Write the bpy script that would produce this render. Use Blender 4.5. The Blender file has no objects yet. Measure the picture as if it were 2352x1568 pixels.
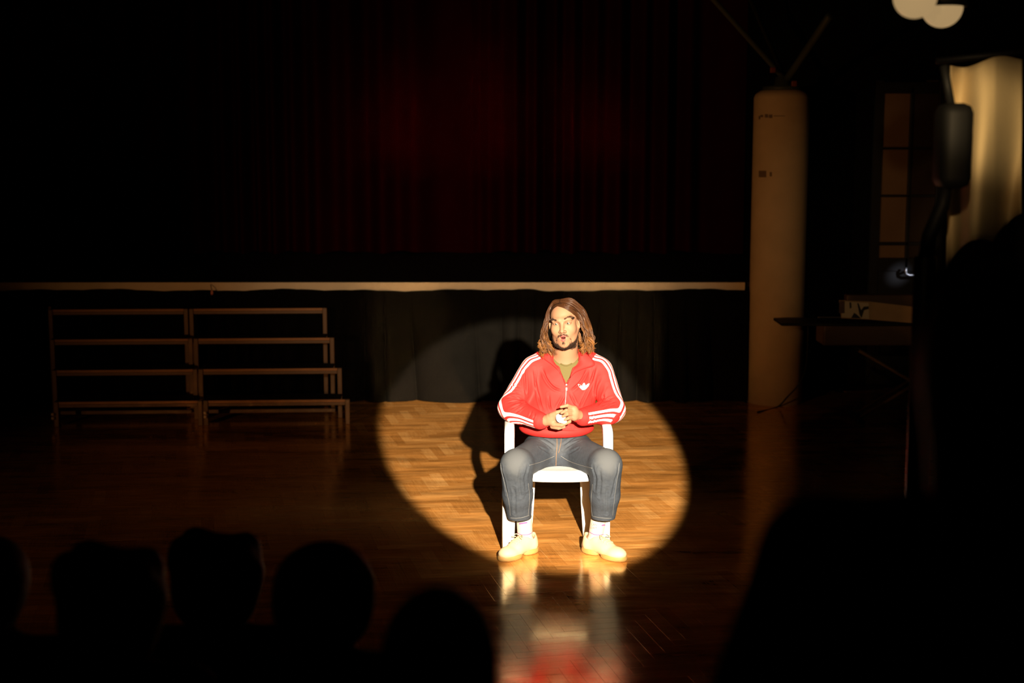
import bpy, bmesh, math, random
import numpy as np
from mathutils import Vector, Matrix
from mathutils.bvhtree import BVHTree

random.seed(7)
rng = np.random.default_rng(11)
SC = bpy.context.scene
COL = SC.collection

# ------------------------------------------------------------------ camera, world, lights, exposure
CAM_H, PITCH, FPX = 2.18, math.radians(7.9), 3300.0
cam_data = bpy.data.cameras.new('camera')
cam = bpy.data.objects.new('camera', cam_data)
COL.objects.link(cam)
cam.location = (0, 0, CAM_H)
cam.rotation_euler = (math.pi / 2 - PITCH, 0, 0)
cam_data.sensor_width = 36.0
cam_data.lens = FPX / 2352 * 36
cam_data.clip_end = 60
cam_data.dof.use_dof = True
cam_data.dof.focus_distance = 7.62
cam_data.dof.aperture_fstop = 2.0
SC.camera = cam

SC.view_settings.view_transform = 'Standard'
SC.view_settings.look = 'None'
SC.view_settings.exposure = 0.0
SC.view_settings.gamma = 1.0
SC.view_settings.use_curve_mapping = False

world = bpy.data.worlds.new('hall_dark')
SC.world = world
world.use_nodes = True
bg = world.node_tree.nodes['Background']
bg.inputs[0].default_value = (1.0, 0.75, 0.5, 1)
bg.inputs[1].default_value = 0.0


def spot(name, loc, target, energy, angle, blend, size, color):
    l = bpy.data.lights.new(name, 'SPOT')
    l.energy = energy
    l.spot_size = angle
    l.spot_blend = blend
    l.shadow_soft_size = size
    l.color = color
    o = bpy.data.objects.new(name, l)
    COL.objects.link(o)
    o.location = loc
    o.rotation_euler = (Vector(target) - Vector(loc)).to_track_quat('-Z', 'Y').to_euler()
    return o


LAMP = Vector((0.75, 0.0, 2.80))
# follow spot beside the camera: the hard-edged pool on the parquet
spot('follow_spot', LAMP, LAMP + Vector((-0.0605, 1.0, -0.2805)), 17500, 2 * math.atan(0.1022), 0.09, 0.045, (1.0, 0.86, 0.64))
# stray light round the pool that leaks from the same lamp
spot('follow_spot_stray', LAMP, LAMP + Vector((-0.085, 1.0, -0.128)), 1050, math.radians(22), 1.0, 0.05, (1.0, 0.76, 0.46))
# dim amber lamp high at the left rear: stage edge, risers, left side of the pillar
spot('hall_lamp', (-7.2, -3.0, 1.95), Vector((-7.2, -3.0, 1.95)) + Vector((.455, 1, .005)), 930, math.radians(29), 1.0, 0.08, (1.0, 0.45, 0.15))
# added unseen spots: one brightens the cream cloth, one the piano and glazed door
spot('cloth_fill_spot', (0.1, 0.3, 2.80), (1.585, 4.95, 2.24), 640, math.radians(5.6), 1.0, 0.03, (1.0, 0.72, 0.36))
spot('door_fill_spot', (0.1, 0.3, 2.80), Vector((0.1, 0.3, 2.80)) + Vector((.262, 1, -.115)), 170, math.radians(12.8), 0.8, 0.03, (1.0, 0.66, 0.32))
# added unseen cool spot that puts a glint on the door handle
spot('handle_glint_spot', (5.9, 8.5, 2.6), (3.52, 12.8, 1.03), 420, math.radians(2.0), 0.6, 0.05, (0.80, 0.85, 1.0))
SC.cycles.blur_glossy = 0.0
SC.cycles.sample_clamp_indirect = 30.0


def P(px, py, Y):
    """World point at depth Y behind pixel (px, py) of the photograph."""
    u, v = (px - 1176) / FPX, (784 - py) / FPX
    c, s = math.cos(PITCH), math.sin(PITCH)
    d = Vector((u, c + v * s, -s + v * c))
    t = Y / d.y
    return Vector((t * d.x, Y, CAM_H + t * d.z))


def ray(px, py):
    u, v = (px - 1176) / FPX, (784 - py) / FPX
    c, s = math.cos(PITCH), math.sin(PITCH)
    return Vector((u, c + v * s, -s + v * c)).normalized()


# ------------------------------------------------------------------ object helpers
def link(o, parent=None):
    COL.objects.link(o)
    if parent is not None:
        o.parent = parent
    return o


def tag(o, label=None, cat=None, group=None, kind=None):
    if label: o['label'] = label
    if cat: o['category'] = cat
    if group: o['group'] = group
    if kind: o['kind'] = kind
    return o


def empty(name, loc=(0, 0, 0)):
    o = bpy.data.objects.new(name, None)
    o.empty_display_size = 0.1
    COL.objects.link(o)
    o.location = loc
    return o


def np_mesh(name, verts, faces, smooth=True):
    """faces: (n,4) or (n,3) array, or a list of mixed faces."""
    me = bpy.data.meshes.new(name)
    verts = np.asarray(verts, dtype=np.float32)
    if isinstance(faces, np.ndarray):
        k = faces.shape[1]
        n = len(faces)
        me.vertices.add(len(verts))
        me.vertices.foreach_set('co', verts.ravel())
        me.loops.add(n * k)
        me.loops.foreach_set('vertex_index', faces.astype(np.int32).ravel())
        me.polygons.add(n)
        me.polygons.foreach_set('loop_start', np.arange(0, n * k, k, dtype=np.int32))
        me.update(calc_edges=True)
    else:
        me.from_pydata(verts.tolist(), [], [list(map(int, f)) for f in faces])
        me.update()
    me.polygons.foreach_set('use_smooth', np.full(len(me.polygons), smooth, dtype=bool))
    me.validate()
    return me


def mesh_obj(name, verts, faces, mat, parent=None, smooth=True, world=True):
    """World-space vertices. A child is parented to an Empty or mesh without rotation; offsets by the parent's location."""
    verts = np.asarray(verts, dtype=np.float32)
    if parent is not None:
        verts = verts - np.array(world_loc(parent), dtype=np.float32)
    me = np_mesh(name, verts, faces, smooth)
    me.materials.append(mat)
    o = bpy.data.objects.new(name, me)
    return link(o, parent)


def world_loc(o):
    v = Vector((0, 0, 0))
    while o is not None:
        v = v + o.location
        o = o.parent
    return v


def attr(o, name, values):
    a = o.data.attributes.new(name, 'FLOAT', 'POINT')
    a.data.foreach_set('value', np.asarray(values, dtype=np.float32))


class MB:
    """Collects simple shapes, builds one mesh object."""
    def __init__(s):
        s.v, s.f = [], []

    def add(s, v, f):
        n = len(s.v)
        s.v += [tuple(p) for p in v]
        s.f += [tuple(i + n for i in q) for q in f]
        return s

    def box(s, c, size, bev=0.0, rot=None):
        hx, hy, hz = size[0] / 2, size[1] / 2, size[2] / 2
        b = min(bev, hx * .9, hy * .9, hz * .9)
        if b <= 0:
            v = [(x, y, z) for x in (-hx, hx) for y in (-hy, hy) for z in (-hz, hz)]
            f = [(0, 1, 3, 2), (4, 6, 7, 5), (0, 4, 5, 1), (2, 3, 7, 6), (0, 2, 6, 4), (1, 5, 7, 3)]
        else:
            bm = bmesh.new()
            bmesh.ops.create_cube(bm, size=1)
            bmesh.ops.scale(bm, vec=size, verts=bm.verts)
            bmesh.ops.bevel(bm, geom=bm.edges[:], offset=b, segments=2, affect='EDGES', profile=0.5)
            bm.verts.index_update()
            v = [tuple(p.co) for p in bm.verts]
            f = [tuple(p.index for p in q.verts) for q in bm.faces]
            bm.free()
        M = rot if rot is not None else Matrix.Identity(3)
        v = [M @ Vector(p) + Vector(c) for p in v]
        return s.add(v, f)

    def tube(s, pts, radii, n=10, cap=True, flat=1.0, ref=None):
        pts = [Vector(p) for p in pts]
        if not hasattr(radii, '__len__'):
            radii = [radii] * len(pts)
        ring, prev = [], None
        for i, p in enumerate(pts):
            t = (pts[min(i + 1, len(pts) - 1)] - pts[max(i - 1, 0)]).normalized()
            if prev is None:
                a = Vector(ref) if ref is not None else (Vector((0, 0, 1)) if abs(t.z) < .9 else Vector((1, 0, 0)))
            else:
                a = prev
            a = (a - t * a.dot(t)).normalized()
            b = t.cross(a)
            prev = a
            ring.append([p + (a * math.cos(k / n * 2 * math.pi) + b * flat * math.sin(k / n * 2 * math.pi)) * radii[i] for k in range(n)])
        v = [q for r in ring for q in r]
        f = []
        for i in range(len(pts) - 1):
            for k in range(n):
                f.append((i * n + k, i * n + (k + 1) % n, (i + 1) * n + (k + 1) % n, (i + 1) * n + k))
        if cap:
            f.append(tuple(range(n))[::-1])
            f.append(tuple((len(pts) - 1) * n + k for k in range(n)))
        return s.add(v, f)

    def lathe(s, prof, c=(0, 0, 0), n=32, axis='z'):
        v, f = [], []
        for r, h in prof:
            for k in range(n):
                a = 2 * math.pi * k / n
                p = (r * math.cos(a), r * math.sin(a), h)
                if axis == 'y': p = (p[0], p[2], p[1])
                v.append((p[0] + c[0], p[1] + c[1], p[2] + c[2]))
        m = len(prof)
        for i in range(m - 1):
            for k in range(n):
                f.append((i * n + k, i * n + (k + 1) % n, (i + 1) * n + (k + 1) % n, (i + 1) * n + k))
        f.append(tuple(range(n))[::-1])
        f.append(tuple((m - 1) * n + k for k in range(n)))
        return s.add(v, f)

    def sheet(s, grid, thick=0.0):
        """grid: rows of points (rows x cols); thick > 0 gives it a back and closed edges along its normal."""
        g = [[Vector(p) for p in r] for r in grid]
        R, C = len(g), len(g[0])
        idx = lambda i, j: i * C + j
        v = [p for r in g for p in r]
        f = [(idx(i, j), idx(i, j + 1), idx(i + 1, j + 1), idx(i + 1, j)) for i in range(R - 1) for j in range(C - 1)]
        if thick:
            nv = []
            for i in range(R):
                for j in range(C):
                    du = g[i][min(j + 1, C - 1)] - g[i][max(j - 1, 0)]
                    dv = g[min(i + 1, R - 1)][j] - g[max(i - 1, 0)][j]
                    nn = du.cross(dv)
                    nn = nn.normalized() if nn.length > 1e-9 else Vector((0, 0, 1))
                    nv.append(g[i][j] - nn * thick)
            n0 = R * C
            v += nv
            f += [tuple(n0 + k for k in q)[::-1] for q in f]
            loop = [idx(0, j) for j in range(C)] + [idx(i, C - 1) for i in range(1, R)] + [idx(R - 1, j) for j in range(C - 2, -1, -1)] + [idx(i, 0) for i in range(R - 2, 0, -1)]
            for a, b in zip(loop, loop[1:] + loop[:1]):
                f.append((b, a, n0 + a, n0 + b))
        return s.add(v, f)

    def build(s, name, mat, parent=None, smooth=False):
        o = mesh_obj(name, np.array(s.v), s.f, mat, parent, smooth)
        return o


def smooth_path(pts, n):
    """Catmull-Rom through pts."""
    pts = [Vector(p) for p in pts]
    out = []
    m = len(pts) - 1
    for k in range(n):
        u = k / (n - 1) * m
        i = min(int(u), m - 1)
        t = u - i
        p0, p1, p2, p3 = pts[max(i - 1, 0)], pts[i], pts[i + 1], pts[min(i + 2, m)]
        out.append(0.5 * ((2 * p1) + (p2 - p0) * t + (2 * p0 - 5 * p1 + 4 * p2 - p3) * t * t + (3 * p1 - p0 - 3 * p2 + p3) * t ** 3))
    return out


# ------------------------------------------------------------------ materials
def mat(name, col, rough=0.6, spec=0.5, metal=0.0, noise=0.0, nscale=20, bump=0.0, bscale=200, sheen=0.0, coat=0.0, coat_rough=0.1, emit=None, estr=0.0, sss=0.0):
    m = bpy.data.materials.new(name)
    m.use_nodes = True
    nt = m.node_tree
    b = nt.nodes['Principled BSDF']
    b.inputs['Base Color'].default_value = (*col, 1)
    b.inputs['Roughness'].default_value = rough
    b.inputs['Specular IOR Level'].default_value = spec
    b.inputs['Metallic'].default_value = metal
    b.inputs['Sheen Weight'].default_value = sheen
    b.inputs['Coat Weight'].default_value = coat
    b.inputs['Coat Roughness'].default_value = coat_rough
    if sss:
        b.inputs['Subsurface Weight'].default_value = sss
        b.inputs['Subsurface Radius'].default_value = (0.012, 0.005, 0.003)
        b.inputs['Subsurface Scale'].default_value = 1.0
    if emit:
        b.inputs['Emission Color'].default_value = (*emit, 1)
        b.inputs['Emission Strength'].default_value = estr
    tc = nt.nodes.new('ShaderNodeTexCoord')
    if noise:
        n = nt.nodes.new('ShaderNodeTexNoise')
        n.inputs['Scale'].default_value = nscale
        n.inputs['Detail'].default_value = 5
        nt.links.new(tc.outputs['Object'], n.inputs['Vector'])
        r = nt.nodes.new('ShaderNodeMapRange')
        r.inputs['From Min'].default_value = 0.3
        r.inputs['From Max'].default_value = 0.7
        r.inputs['To Min'].default_value = 1 - noise
        r.inputs['To Max'].default_value = 1 + noise
        nt.links.new(n.outputs['Fac'], r.inputs['Value'])
        x = nt.nodes.new('ShaderNodeMix')
        x.data_type = 'RGBA'
        x.blend_type = 'MULTIPLY'
        x.inputs[0].default_value = 1
        x.inputs[6].default_value = (*col, 1)
        nt.links.new(r.outputs['Result'], x.inputs[7])
        nt.links.new(x.outputs[2], b.inputs['Base Color'])
    if bump:
        n = nt.nodes.new('ShaderNodeTexNoise')
        n.inputs['Scale'].default_value = bscale
        n.inputs['Detail'].default_value = 4
        nt.links.new(tc.outputs['Object'], n.inputs['Vector'])
        bp = nt.nodes.new('ShaderNodeBump')
        bp.inputs['Strength'].default_value = bump
        bp.inputs['Distance'].default_value = 0.004
        nt.links.new(n.outputs['Fac'], bp.inputs['Height'])
        nt.links.new(bp.outputs['Normal'], b.inputs['Normal'])
    return m


def attr_mix(m, name, col, lo=0.4, hi=0.6):
    """Mix colour col over the base colour of material m where the point attribute passes lo..hi."""
    nt = m.node_tree
    b = nt.nodes['Principled BSDF']
    a = nt.nodes.new('ShaderNodeAttribute')
    a.attribute_name = name
    r = nt.nodes.new('ShaderNodeMapRange')
    r.interpolation_type = 'SMOOTHSTEP'
    r.inputs['From Min'].default_value = lo
    r.inputs['From Max'].default_value = hi
    nt.links.new(a.outputs['Fac'], r.inputs['Value'])
    x = nt.nodes.new('ShaderNodeMix')
    x.data_type = 'RGBA'
    bc = b.inputs['Base Color']
    if bc.is_linked:
        nt.links.new(bc.links[0].from_socket, x.inputs[6])
    else:
        x.inputs[6].default_value = bc.default_value
    x.inputs[7].default_value = (*col, 1)
    nt.links.new(r.outputs['Result'], x.inputs[0])
    nt.links.new(x.outputs[2], bc)
    return x


# ------------------------------------------------------------------ implicit surfaces (distance fields) and their mesh
def smin(a, b, k):
    if k <= 0: return np.minimum(a, b)
    h = np.maximum(k - np.abs(a - b), 0) / k
    return np.minimum(a, b) - h * h * k * 0.25


def smax(a, b, k):
    return -smin(-a, -b, k)


def capsule(a, b, ra, rb=None):
    a, b = np.array(a, float), np.array(b, float)
    rb = ra if rb is None else rb
    ba = b - a
    L = max(float(ba @ ba), 1e-12)

    def fn(x, y, z):
        h = np.clip(((x - a[0]) * ba[0] + (y - a[1]) * ba[1] + (z - a[2]) * ba[2]) / L, 0, 1)
        return np.sqrt((x - a[0] - h * ba[0]) ** 2 + (y - a[1] - h * ba[1]) ** 2 + (z - a[2] - h * ba[2]) ** 2) - (ra + (rb - ra) * h)
    r = max(ra, rb)
    return fn, np.minimum(a, b) - r, np.maximum(a, b) + r


def ellipsoid(c, r, M=None):
    """M: 3x3 rows = local axes in the field's space."""
    c, r = np.array(c, float), np.array(r, float)
    M3 = np.eye(3) if M is None else np.array(M, float)

    def fn(x, y, z):
        dx, dy, dz = x - c[0], y - c[1], z - c[2]
        u = (M3[0, 0] * dx + M3[0, 1] * dy + M3[0, 2] * dz) / r[0]
        v = (M3[1, 0] * dx + M3[1, 1] * dy + M3[1, 2] * dz) / r[1]
        w = (M3[2, 0] * dx + M3[2, 1] * dy + M3[2, 2] * dz) / r[2]
        k0 = np.sqrt(u * u + v * v + w * w)
        k1 = np.sqrt((u / r[0]) ** 2 + (v / r[1]) ** 2 + (w / r[2]) ** 2) + 1e-9
        return k0 * (k0 - 1) / k1
    e = np.sqrt((M3.T ** 2 @ (r ** 2)))
    return fn, c - e, c + e


class Field:
    def __init__(s, xs, ys, zs, big=0.15):
        s.xs, s.ys, s.zs = [np.asarray(q, dtype=np.float32) for q in (xs, ys, zs)]
        s.f = np.full((len(xs), len(ys), len(zs)), big, dtype=np.float32)

    def put(s, prim, k=0.0, op='u', margin=0.05):
        fn, lo, hi = prim
        m = margin + k
        sl = []
        for q, a, b in zip((s.xs, s.ys, s.zs), lo, hi):
            i, j = np.searchsorted(q, a - m), np.searchsorted(q, b + m)
            if j <= i: return s
            sl.append(slice(i, j))
        sl = tuple(sl)
        d = fn(s.xs[sl[0]][:, None, None], s.ys[sl[1]][None, :, None], s.zs[sl[2]][None, None, :]).astype(np.float32)
        o = s.f[sl]
        if op == 'u': s.f[sl] = smin(o, d, k)
        elif op == 'd': s.f[sl] = smax(o, -d, k)
        elif op == 'i': s.f[sl] = smax(o, d, k)
        return s

    def mesh(s, smooth_iter=0):
        f = s.f.copy()
        f[0], f[-1], f[:, 0], f[:, -1], f[:, :, 0], f[:, :, -1] = [.01] * 6
        ins = f < 0
        nx, ny, nz = f.shape
        cnt = np.zeros((nx - 1, ny - 1, nz - 1), dtype=np.int8)
        for a in (0, 1):
            for b in (0, 1):
                for c in (0, 1):
                    cnt += ins[a:nx - 1 + a, b:ny - 1 + b, c:nz - 1 + c]
        act = (cnt > 0) & (cnt < 8)
        idx = np.full(act.shape, -1, dtype=np.int32)
        n = int(act.sum())
        idx[act] = np.arange(n)
        I, J, K = np.nonzero(act)
        acc, w = np.zeros((n, 3), dtype=np.float32), np.zeros(n, dtype=np.float32)
        cor = [(a, b, c) for a in (0, 1) for b in (0, 1) for c in (0, 1)]
        val = {q: f[I + q[0], J + q[1], K + q[2]] for q in cor}
        for p in cor:
            for d in range(3):
                if p[d] == 0:
                    q = list(p); q[d] = 1; q = tuple(q)
                    va, vb = val[p], val[q]
                    cr = (va < 0) != (vb < 0)
                    if not cr.any(): continue
                    t = va[cr] / (va[cr] - vb[cr])
                    pos = np.stack([s.xs[I[cr] + p[0]], s.ys[J[cr] + p[1]], s.zs[K[cr] + p[2]]], 1)
                    ax = (s.xs, s.ys, s.zs)[d]
                    ii = (I, J, K)[d][cr]
                    pos[:, d] = ax[ii] + t * (ax[ii + 1] - ax[ii])
                    acc[cr] += pos
                    w[cr] += 1
        v = acc / w[:, None]
        quads = []
        # x edges
        for d in range(3):
            A = [slice(None)] * 3; B = [slice(None)] * 3
            A[d] = slice(0, -1); B[d] = slice(1, None)
            sa, sb = ins[tuple(A)], ins[tuple(B)]
            ch = sa != sb
            e1, e2 = [(1, 2), (2, 0), (0, 1)][d]
            i = np.array(np.nonzero(ch))
            lim = np.array(f.shape) - 1
            ok = (i[e1] > 0) & (i[e2] > 0) & (i[e1] < lim[e1]) & (i[e2] < lim[e2])
            i = i[:, ok]
            o1, o2 = np.zeros((3, 1), int), np.zeros((3, 1), int)
            o1[e1] = 1; o2[e2] = 1
            c = [i - o1 - o2, i - o2, i, i - o1]
            q = np.stack([idx[tuple(cc)] for cc in c], 1)
            inside_a = sa[tuple(i)]
            q[~inside_a] = q[~inside_a][:, ::-1]
            quads.append(q)
        q = np.concatenate(quads)
        q = q[(q >= 0).all(1)]
        for _ in range(smooth_iter):
            v = laplace(v, q, 0.5)
        return v, q


def laplace(v, q, lam):
    e = np.concatenate([q[:, [0, 1]], q[:, [1, 2]], q[:, [2, 3]], q[:, [3, 0]]])
    acc = np.zeros_like(v); n = np.zeros(len(v), dtype=np.float32)
    for a, b in ((0, 1), (1, 0)):
        for d in range(3):
            acc[:, d] += np.bincount(e[:, a], weights=v[e[:, b], d], minlength=len(v)).astype(np.float32)
        n += np.bincount(e[:, a], minlength=len(v)).astype(np.float32)
    return v + lam * (acc / np.maximum(n, 1)[:, None] - v)


def normals(v, q):
    fn = np.cross(v[q[:, 2]] - v[q[:, 0]], v[q[:, 3]] - v[q[:, 1]])
    n = np.zeros_like(v)
    for k in range(4):
        for d in range(3):
            n[:, d] += np.bincount(q[:, k], weights=fn[:, d], minlength=len(v)).astype(np.float32)
    return n / np.maximum(np.linalg.norm(n, axis=1), 1e-9)[:, None]


def largest(v, q):
    """Only the biggest connected piece of a mesh."""
    lab = np.arange(len(v))
    while True:
        m = lab[q].min(1)
        new = lab.copy()
        for k in range(4): np.minimum.at(new, q[:, k], m)
        new = new[new]
        if (new == lab).all(): break
        lab = new
    keep = lab == np.bincount(lab).argmax()
    idx = np.cumsum(keep) - 1
    return v[keep], idx[q[keep[q].all(1)]].astype(np.int32)


def seg_dist(v, a, b):
    a, b = np.array(a, np.float32), np.array(b, np.float32)
    ba = b - a
    t = np.clip(((v - a) @ ba) / max(float(ba @ ba), 1e-12), 0, 1)
    return np.linalg.norm(v - a - t[:, None] * ba, axis=1), t


def poly_dist(v, pts):
    d = None
    for a, b in zip(pts[:-1], pts[1:]):
        x, _ = seg_dist(v, a, b)
        d = x if d is None else np.minimum(d, x)
    return d


def bvh_of(v, q):
    return BVHTree.FromPolygons([tuple(map(float, p)) for p in v], [tuple(map(int, f)) for f in q])


def hit(bvh, px, py, off=0.0):
    """Surface point seen at a pixel, lifted off towards the viewer."""
    d = ray(px, py)
    loc, n, i, dist = bvh.ray_cast(Vector((0, 0, CAM_H)), d)
    return None if loc is None else loc - d * off


def axis(lo, hi, fine, spans, coarse):
    out = [lo]
    while out[-1] < hi:
        p = out[-1]
        st = coarse
        for a, b in spans:
            if a <= p <= b: st = fine
            elif p < a < p + coarse: st = max(min(st, a - p), fine)
        out.append(p + st)
    return np.array(out)


def sstep(x, a, b):
    t = np.clip((x - a) / (b - a), 0, 1)
    return t * t * (3 - 2 * t)
# ------------------------------------------------------------------ setting materials
M_black = mat('black_paint', (0.003, 0.003, 0.003), 0.9, 0.1)
M_stagefloor = mat('black_stage_floor', (0.010, 0.009, 0.009), 0.6, 0.3)
M_ceiling = mat('dark_ceiling', (0.012, 0.011, 0.010), 0.9, 0.2)
M_plaster = mat('cream_plaster', (0.68, 0.51, 0.32), 0.75, 0.2, noise=0.06, nscale=6, bump=0.15, bscale=40)
M_edge = mat('pale_wood_edge', (0.82, 0.66, 0.46), 0.5, 0.4, noise=0.10, nscale=3)
M_blackmetal = mat('black_metal', (0.008, 0.008, 0.008), 0.6, 0.3)
M_steel = mat('dark_green_steel', (0.06, 0.075, 0.05), 0.5, 0.5)
M_orange = mat('orange_clamp', (0.20, 0.05, 0.012), 0.5, 0.3)
M_chrome = mat('chrome', (0.75, 0.75, 0.78), 0.45, 0.5, metal=1.0)


def parquet_material():
    m = bpy.data.materials.new('oak_parquet')
    m.use_nodes = True
    nt = m.node_tree
    N, L = nt.nodes.new, nt.links.new
    b = nt.nodes['Principled BSDF']
    uv = N('ShaderNodeUVMap')
    tone = N('ShaderNodeAttribute'); tone.attribute_name = 'tone'
    # grain, stretched along the plank
    mp = N('ShaderNodeMapping'); mp.inputs['Scale'].default_value = (3.0, 60, 1)
    L(uv.outputs['UV'], mp.inputs['Vector'])
    g = N('ShaderNodeTexNoise'); g.inputs['Scale'].default_value = 2.0; g.inputs['Detail'].default_value = 6; g.inputs['Roughness'].default_value = 0.65
    L(mp.outputs['Vector'], g.inputs['Vector'])
    add = N('ShaderNodeMath'); add.operation = 'MULTIPLY_ADD'; add.inputs[1].default_value = 0.55
    L(g.outputs['Fac'], add.inputs[0])
    sc = N('ShaderNodeMath'); sc.operation = 'MULTIPLY'; sc.inputs[1].default_value = 0.5
    L(tone.outputs['Fac'], sc.inputs[0]); L(sc.outputs['Value'], add.inputs[2])
    cr = N('ShaderNodeValToRGB')
    e = cr.color_ramp.elements
    e[0].position = 0.12; e[0].color = (0.145, 0.050, 0.009, 1)
    e[1].position = 0.92; e[1].color = (0.54, 0.285, 0.095, 1)
    x = e.new(0.5); x.color = (0.32, 0.130, 0.029, 1)
    L(add.outputs['Value'], cr.inputs['Fac'])
    # worn, scuffed streaks of the varnish over the whole hall
    tc = N('ShaderNodeTexCoord')
    def wear(sx, sy, scale, lo, hi, a, c):
        wmap = N('ShaderNodeMapping'); wmap.inputs['Scale'].default_value = (sx, sy, 1)
        L(tc.outputs['Object'], wmap.inputs['Vector'])
        w = N('ShaderNodeTexNoise'); w.inputs['Scale'].default_value = scale; w.inputs['Detail'].default_value = 8; w.inputs['Roughness'].default_value = 0.62
        L(wmap.outputs['Vector'], w.inputs['Vector'])
        wr = N('ShaderNodeMapRange'); wr.inputs['From Min'].default_value = lo; wr.inputs['From Max'].default_value = hi
        wr.inputs['To Min'].default_value = a; wr.inputs['To Max'].default_value = c
        L(w.outputs['Fac'], wr.inputs['Value'])
        return w, wr
    w, wr = wear(0.9, 4.5, 1.7, 0.34, 0.68, 0.66, 1.42)
    w2, wr2 = wear(1.6, 14.0, 2.2, 0.38, 0.66, 0.84, 1.20)
    both = N('ShaderNodeMath'); both.operation = 'MULTIPLY'
    L(wr.outputs['Result'], both.inputs[0]); L(wr2.outputs['Result'], both.inputs[1])
    mx = N('ShaderNodeMix'); mx.data_type = 'RGBA'; mx.blend_type = 'MULTIPLY'; mx.inputs[0].default_value = 1
    L(cr.outputs['Color'], mx.inputs[6]); L(both.outputs['Value'], mx.inputs[7])
    bp = N('ShaderNodeBump'); bp.inputs['Strength'].default_value = 0.05; bp.inputs['Distance'].default_value = 0.002
    L(g.outputs['Fac'], bp.inputs['Height'])
    # wood under an amber varnish
    df = N('ShaderNodeBsdfDiffuse'); L(mx.outputs[2], df.inputs['Color']); L(bp.outputs['Normal'], df.inputs['Normal'])
    gl = N('ShaderNodeBsdfGlossy'); gl.inputs['Color'].default_value = (1.0, 0.74, 0.42, 1); L(bp.outputs['Normal'], gl.inputs['Normal'])
    rr = N('ShaderNodeMapRange'); rr.inputs['From Min'].default_value = 0.3; rr.inputs['From Max'].default_value = 0.75
    rr.inputs['To Min'].default_value = 0.11; rr.inputs['To Max'].default_value = 0.23
    L(w.outputs['Fac'], rr.inputs['Value']); L(rr.outputs['Result'], gl.inputs['Roughness'])
    fr = N('ShaderNodeFresnel'); fr.inputs['IOR'].default_value = 1.62
    fm = N('ShaderNodeMath'); fm.operation = 'MULTIPLY'; fm.inputs[1].default_value = 1.85; fm.use_clamp = True
    L(fr.outputs['Fac'], fm.inputs[0])
    tint = N('ShaderNodeMix'); tint.data_type = 'RGBA'; tint.inputs[6].default_value = (0, 0, 0, 1); tint.inputs[7].default_value = (1.0, 0.74, 0.42, 1)
    L(fm.outputs['Value'], tint.inputs[0]); L(tint.outputs[2], gl.inputs['Color'])
    ms = N('ShaderNodeAddShader'); L(df.outputs['BSDF'], ms.inputs[0]); L(gl.outputs['BSDF'], ms.inputs[1])
    L(ms.outputs['Shader'], nt.nodes['Material Output'].inputs['Surface'])
    nt.nodes.remove(b)
    return m


M_parquet = parquet_material()


# ------------------------------------------------------------------ room shell
def slab(name, c, size, m, kind='structure'):
    o = MB().box(c, size).build(name, m)
    o['kind'] = kind
    return o


floor = slab('floor', (-0.5, 5.5, -0.056), (15.4, 24, 0.1), mat('floor_joint_dark', (0.035, 0.016, 0.006), 0.5, 0.4))
slab('ceiling', (-0.5, 5.5, 5.65), (15.4, 24.6, 0.1), M_ceiling)
slab('wall_left', (-8.05, 5.5, 2.8), (0.1, 24, 5.6), M_black)
slab('wall_right', (6.85, 3.2, 2.8), (0.1, 19.4, 5.6), M_black)
slab('wall_back', (-0.75, 17.35, 2.8), (14.5, 0.1, 5.6), M_black)
slab('wall_front', (-0.5, -6.05, 2.8), (15.4, 0.1, 5.6), M_black)
slab('floor_platform', (0.0, -1.45, 0.13), (6.0, 8.3, 0.255), M_black)          # the low platform the photographer stands on

# right rear wall with the glazed door; the wall leaves an opening
DX0, DX1, DZ, WY = 3.19, 3.86, 2.72, 12.9
wr = MB()
wr.box(((2.42 + DX0) / 2, WY, 2.8), (DX0 - 2.42, 0.12, 5.6))
wr.box(((DX1 + 6.8) / 2, WY, 2.8), (6.8 - DX1, 0.12, 5.6))
wr.box(((DX0 + DX1) / 2, WY, (DZ + 5.6) / 2), (DX1 - DX0, 0.12, 5.6 - DZ))
wr.box((2.48, 15.1, 2.8), (0.12, 4.28, 5.6))
o = wr.build('wall_right_rear', M_black); o['kind'] = 'structure'
slab('wall_lobby', (3.5, 13.9, 1.5), (2.0, 0.1, 3.2), mat('lobby_wall', (0.2, 0.14, 0.09), 0.9))

# glazed door
M_doorframe = mat('dark_door_frame', (0.012, 0.010, 0.009), 0.5, 0.4)
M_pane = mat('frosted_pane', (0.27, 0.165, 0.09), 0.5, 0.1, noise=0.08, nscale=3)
M_pane_shaded = mat('shaded_pane', (0.05, 0.03, 0.018), 0.4, 0.2)  # same panes in the unlit column, with the shade put into the colour
door = empty('door_1', ((DX0 + DX1) / 2, WY, 0)); door['kind'] = 'structure'
fr = MB()
for x in (DX0 + 0.05, DX1 - 0.04): fr.box((x, WY, DZ / 2), (0.10 if x < 3.5 else 0.08, 0.06, DZ), 0.004)
fr.box((3.54, WY, 1.86), (0.028, 0.055, 1.6), 0.004)
for z, h in ((2.655, .10), (2.124, .022), (1.704, .022), (1.277, .03), (1.09, .12), (0.06, .12)):
    fr.box(((DX0 + DX1) / 2, WY, z), (DX1 - DX0, 0.055, h), 0.004)
fr.build('door_frame', M_doorframe, door)
rows = [(1.15, 1.262), (1.292, 1.693), (1.715, 2.113), (2.135, 2.605)]
for x0, x1 in ((3.29, 3.526), (3.554, 3.78)):
    for z0, z1 in rows:
        MB().box(((x0 + x1) / 2, WY, (z0 + z1) / 2), (x1 - x0, 0.012, z1 - z0), 0.003).build('pane', M_pane if x0 < 3.5 else M_pane_shaded, door)
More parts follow.
